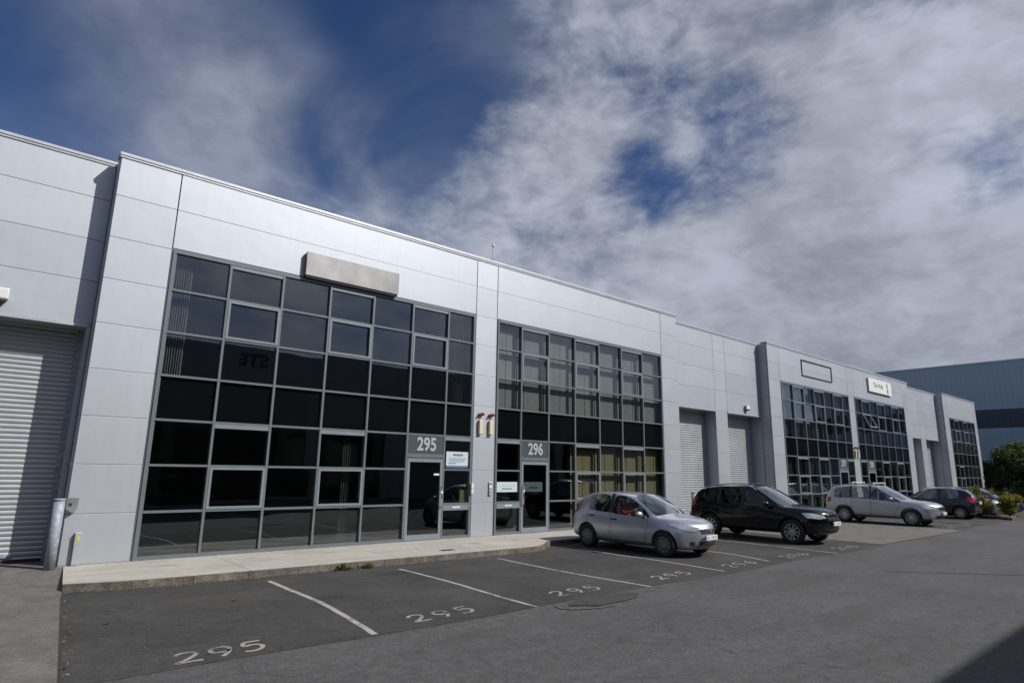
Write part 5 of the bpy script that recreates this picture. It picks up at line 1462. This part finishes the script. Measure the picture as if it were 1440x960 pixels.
EST = dict(wb=2.64, halfw=.89, wr=.345, rim=.22, arch=.40,
  stations=[-2.20, -2.14, -2.02, -1.88, -1.74, -1.50, -1.30, -1.16, -1.02, -.94, -.55, -.14, -.05, .28, .52, .92, 1.22, 1.34, 1.52, 1.78, 2.0, 2.14, 2.24, 2.29],
  roof_front=.28, cowl=1.22, roof_rear=-1.88, rear_glass_base=-2.14,
  windows=[(-1.74, -1.02), (-.94, -.14), (-.05, 1.10)], pillars=[(-1.035, -.925), (-.155, -.035)],
  bottom=[(-2.20, .44), (-2.0, .34), (-1.3, .27), (1.5, .26), (2.1, .28), (2.29, .34)],
  width=[(-2.20, .74), (-2.1, .81), (-1.7, .865), (-1.0, .88), (0, .885), (1.2, .88), (1.7, .865), (2.0, .82), (2.18, .75), (2.29, .66)],
  tumble=[(-2.20, .09), (-1.7, .06), (0, .045), (1.2, .06), (2.0, .12), (2.29, .14)],
  belt=[(-2.20, .96), (-2.0, 1.03), (-1.5, 1.04), (-.5, 1.02), (.5, .995), (1.10, .975), (1.22, .97), (1.6, .92), (2.0, .87), (2.2, .79), (2.29, .73)],
  top=[(-2.20, 1.02), (-2.14, 1.12), (-2.0, 1.38), (-1.88, 1.56), (-1.3, 1.625), (-.5, 1.645), (0, 1.635), (.28, 1.59), (.52, 1.47), (.92, 1.24), (1.22, 1.08), (1.6, 1.03), (2.0, .97), (2.2, .90), (2.29, .84)],
  rail=[(-2.14, 1.08), (-2.0, 1.24), (-1.88, 1.38), (-1.3, 1.53), (-.5, 1.565), (0, 1.555), (.28, 1.49), (.52, 1.37), (.92, 1.13), (1.10, 1.05), (1.22, 1.01)],
  railw=[(-2.14, .72), (-1.88, .66), (-1.0, .68), (0, .685), (.28, .67), (.52, .70), (.92, .76), (1.22, .80)],
  front_bow=.27, rear_bow=.13, screen_bow=.12, nose=[-.14, -.08, -.01, .01, .01, .0, -.01, -.02, -.025, -.03], tail=[.12, .06, .02, 0, 0, .02, .03, .04, .05, .05],
  seams=[[(-.10, .36), (-.10, 1.01)], [(1.14, .96), (1.16, .8), (1.0, .55), (.92, .36)], [(-.10, .36), (.92, .36)], [(-.10, .36), (-.84, .36), (-.94, .6), (-.98, 1.03)]],
  handles=[(.07, .88), (-.80, .91)], mirror=(.90, 1.05), seat_x=0.0, seat_z=.76,
  patches=[
    dict(pts=[(1.70, .84, .88), (1.98, .74, .89), (2.20, .52, .82), (2.24, .44, .73), (2.08, .66, .71), (1.84, .84, .74)], d=(.8, .58, .25), name='headlight', m='lamp', off=.008),
    dict(pts=[(2.3, .38, .82), (2.3, -.38, .82), (2.3, -.30, .66), (2.3, .30, .66)], d=(1, 0, .1), name='grille', m='dark', mirror=False, off=.006),
    dict(pts=[(2.32, .34, .755), (2.32, -.34, .755), (2.32, -.34, .73), (2.32, .34, .73)], d=(1, 0, .1), name='chrome_bar', m='chrome', mirror=False, off=.018),
    dict(pts=[(2.3, .50, .47), (2.3, -.50, .47), (2.3, -.44, .36), (2.3, .44, .36)], d=(1, 0, 0), name='lower_grille', m='black', mirror=False, off=.006),
    dict(pts=[(-2.05, .78, 1.08), (-1.86, .80, 1.04), (-1.84, .82, .86), (-2.05, .80, .84)], d=(-.6, .8, .0), name='tail_light', m='taillamp', off=.007)],
  plates=[(2.3, .55, True), (-2.2, .80, False)], rails=(-1.7, .2), bars=(-.95, -.10), archtrim=None)
remap(EST, [(-1.3, -1.3), (-.11, -.2), (.28, .02), (1.22, .98), (1.78, 1.78)])
EST['mirrormat'] = M['chrome']; EST['handlemat'] = silver2
make_car('estate_car', EST, silver2, 'silver estate car with two roof bars, parked in front of unit 297', 'car', (30.78, -4.12, G), R(-90), 5)

HB2 = dict(HATCH); HB2.update(wr=.31, rim=.20, mirrormat=navy, handlemat=navy, aerial=None, plates=[(-1.95, .80, False)])
HB2['patches'] = [p for p in HATCH['patches'] if p['name'] != 'tail_light'] + [dict(pts=[(-1.72, .74, 1.10), (-1.62, .78, 1.0), (-1.60, .80, .84), (-1.80, .76, .82), (-1.95, .58, .86), (-1.93, .56, 1.02)], d=(-.8, .6, .1), name='tail_light', m='taillamp', off=.008)]
make_car('hatchback', HB2, navy, 'dark blue hatchback parked nose in, red tail lights facing the road', 'car', (38.10, -4.05, G), R(91), 5)
HB3 = dict(HATCH); HB3.update(mirrormat=greyp, handlemat=greyp, aerial=None)
make_car('hatchback', HB3, greyp, 'grey silver car half hidden behind the golden shrubs', 'car', (41.2, -4.3, G), R(-90), 'cover')
HB4 = dict(HATCH); HB4.update(mirrormat=bluep, handlemat=bluep, aerial=None)
make_car('hatchback', HB4, bluep, 'blue car at the right edge, beyond the golden shrubs', 'car', (43.9, -4.6, G), R(-90), 'cover')

# ------------------------------------------------------------------ driver in the silver hatchback
def person(parent_loc, rz):
    root = empty('person', parent_loc, rz, 'dark haired person in a red top at the wheel of the silver hatchback', 'person')
    J = {'hip': (0, 0, .12, .135), 'waist': (-.03, 0, .27, .125), 'chest': (-.07, 0, .45, .150), 'neck0': (-.07, 0, .60, .065), 'neck': (-.055, 0, .66, .055), 'head0': (-.04, 0, .72, .075), 'head': (-.035, 0, .79, .092), 'top': (-.045, 0, .855, .075)}
    for s, k in ((1, 'l'), (-1, 'r')):
        J['sh' + k] = (-.07, s * .165, .56, .062); J['el' + k] = (.14, s * .235, .36, .042); J['wr' + k] = (.34, s * .15, .46, .028); J['pa' + k] = (.40, s * .13, .485, .034)
        J['kn' + k] = (.46, s * .12, .18, .072); J['hp' + k] = (.08, s * .09, .11, .095); J['an' + k] = (.62, s * .12, -.14, .045); J['ft' + k] = (.74, s * .12, -.16, .038)
        for q in range(4):
            J['f%d%s' % (q, k)] = (.435, s * (.10 + .018 * q), .50 - .012 * q, .0095); J['g%d%s' % (q, k)] = (.425 - .01 * q, s * (.085 + .018 * q), .545 - .012 * q, .008)
        J['th' + k] = (.395, s * .085, .50, .011); J['tt' + k] = (.41, s * .07, .535, .009)
    E_ = [('hip', 'waist'), ('waist', 'chest'), ('chest', 'neck0'), ('neck0', 'neck'), ('neck', 'head0'), ('head0', 'head'), ('head', 'top')]
    for k in 'lr':
        E_ += [('chest', 'sh' + k), ('sh' + k, 'el' + k), ('el' + k, 'wr' + k), ('wr' + k, 'pa' + k), ('hip', 'hp' + k), ('hp' + k, 'kn' + k), ('kn' + k, 'an' + k), ('an' + k, 'ft' + k), ('pa' + k, 'th' + k), ('th' + k, 'tt' + k)]
        for q in range(4): E_ += [('pa' + k, 'f%d%s' % (q, k)), ('f%d%s' % (q, k), 'g%d%s' % (q, k))]
    names = list(J); me = bpy.data.meshes.new('p'); me.from_pydata([J[n][:3] for n in names], [(names.index(a), names.index(b)) for a, b in E_], [])
    o = bpy.data.objects.new('p', me); COL.objects.link(o)
    sk = o.modifiers.new('s', 'SKIN'); sk.use_smooth_shade = True
    for i, n in enumerate(names): me.skin_vertices[0].data[i].radius = (J[n][3],) * 2
    me.skin_vertices[0].data[0].use_root = True
    ss = o.modifiers.new('ss', 'SUBSURF'); ss.levels = 1; ss.render_levels = 1
    dg = bpy.context.evaluated_depsgraph_get(); dg.update(); res = bpy.data.meshes.new_from_object(o.evaluated_get(dg)); bpy.data.objects.remove(o)
    body = link('body', res, [M['skin'], M['redshirt'], M['seatf']], root)
    for p in res.polygons:
        c = p.center
        if c.z < .20 and (c.x > .0 or c.z < .14): p.material_index = 2
        elif c.z < .615 and c.x < .22: p.material_index = 1
        else: p.material_index = 0
    b = MB()
    bmesh.ops.create_uvsphere(b.bm, u_segments=18, v_segments=12, radius=1, matrix=Matrix.Translation((-.062, 0, .815)) @ Matrix.Diagonal((.108, .092, .105, 1)))
    for f in b.bm.faces: f.smooth = True
    b.build('hair', M['hair'], root)
    b = MB()
    b.box(.045, .075, -.012, .012, .745, .785, bev=.006); b.build('nose', M['skin'], root)
    b = MB(); b.box(.048, .058, -.04, -.02, .795, .805); b.box(.048, .058, .02, .04, .795, .805); b.build('eyes', M['hair'], root)
    return root
# seat at local (-.05,-.36) of a car whose nose points to -y
person((13.86 - .36, -3.98 + .24, G + .56), R(-90))
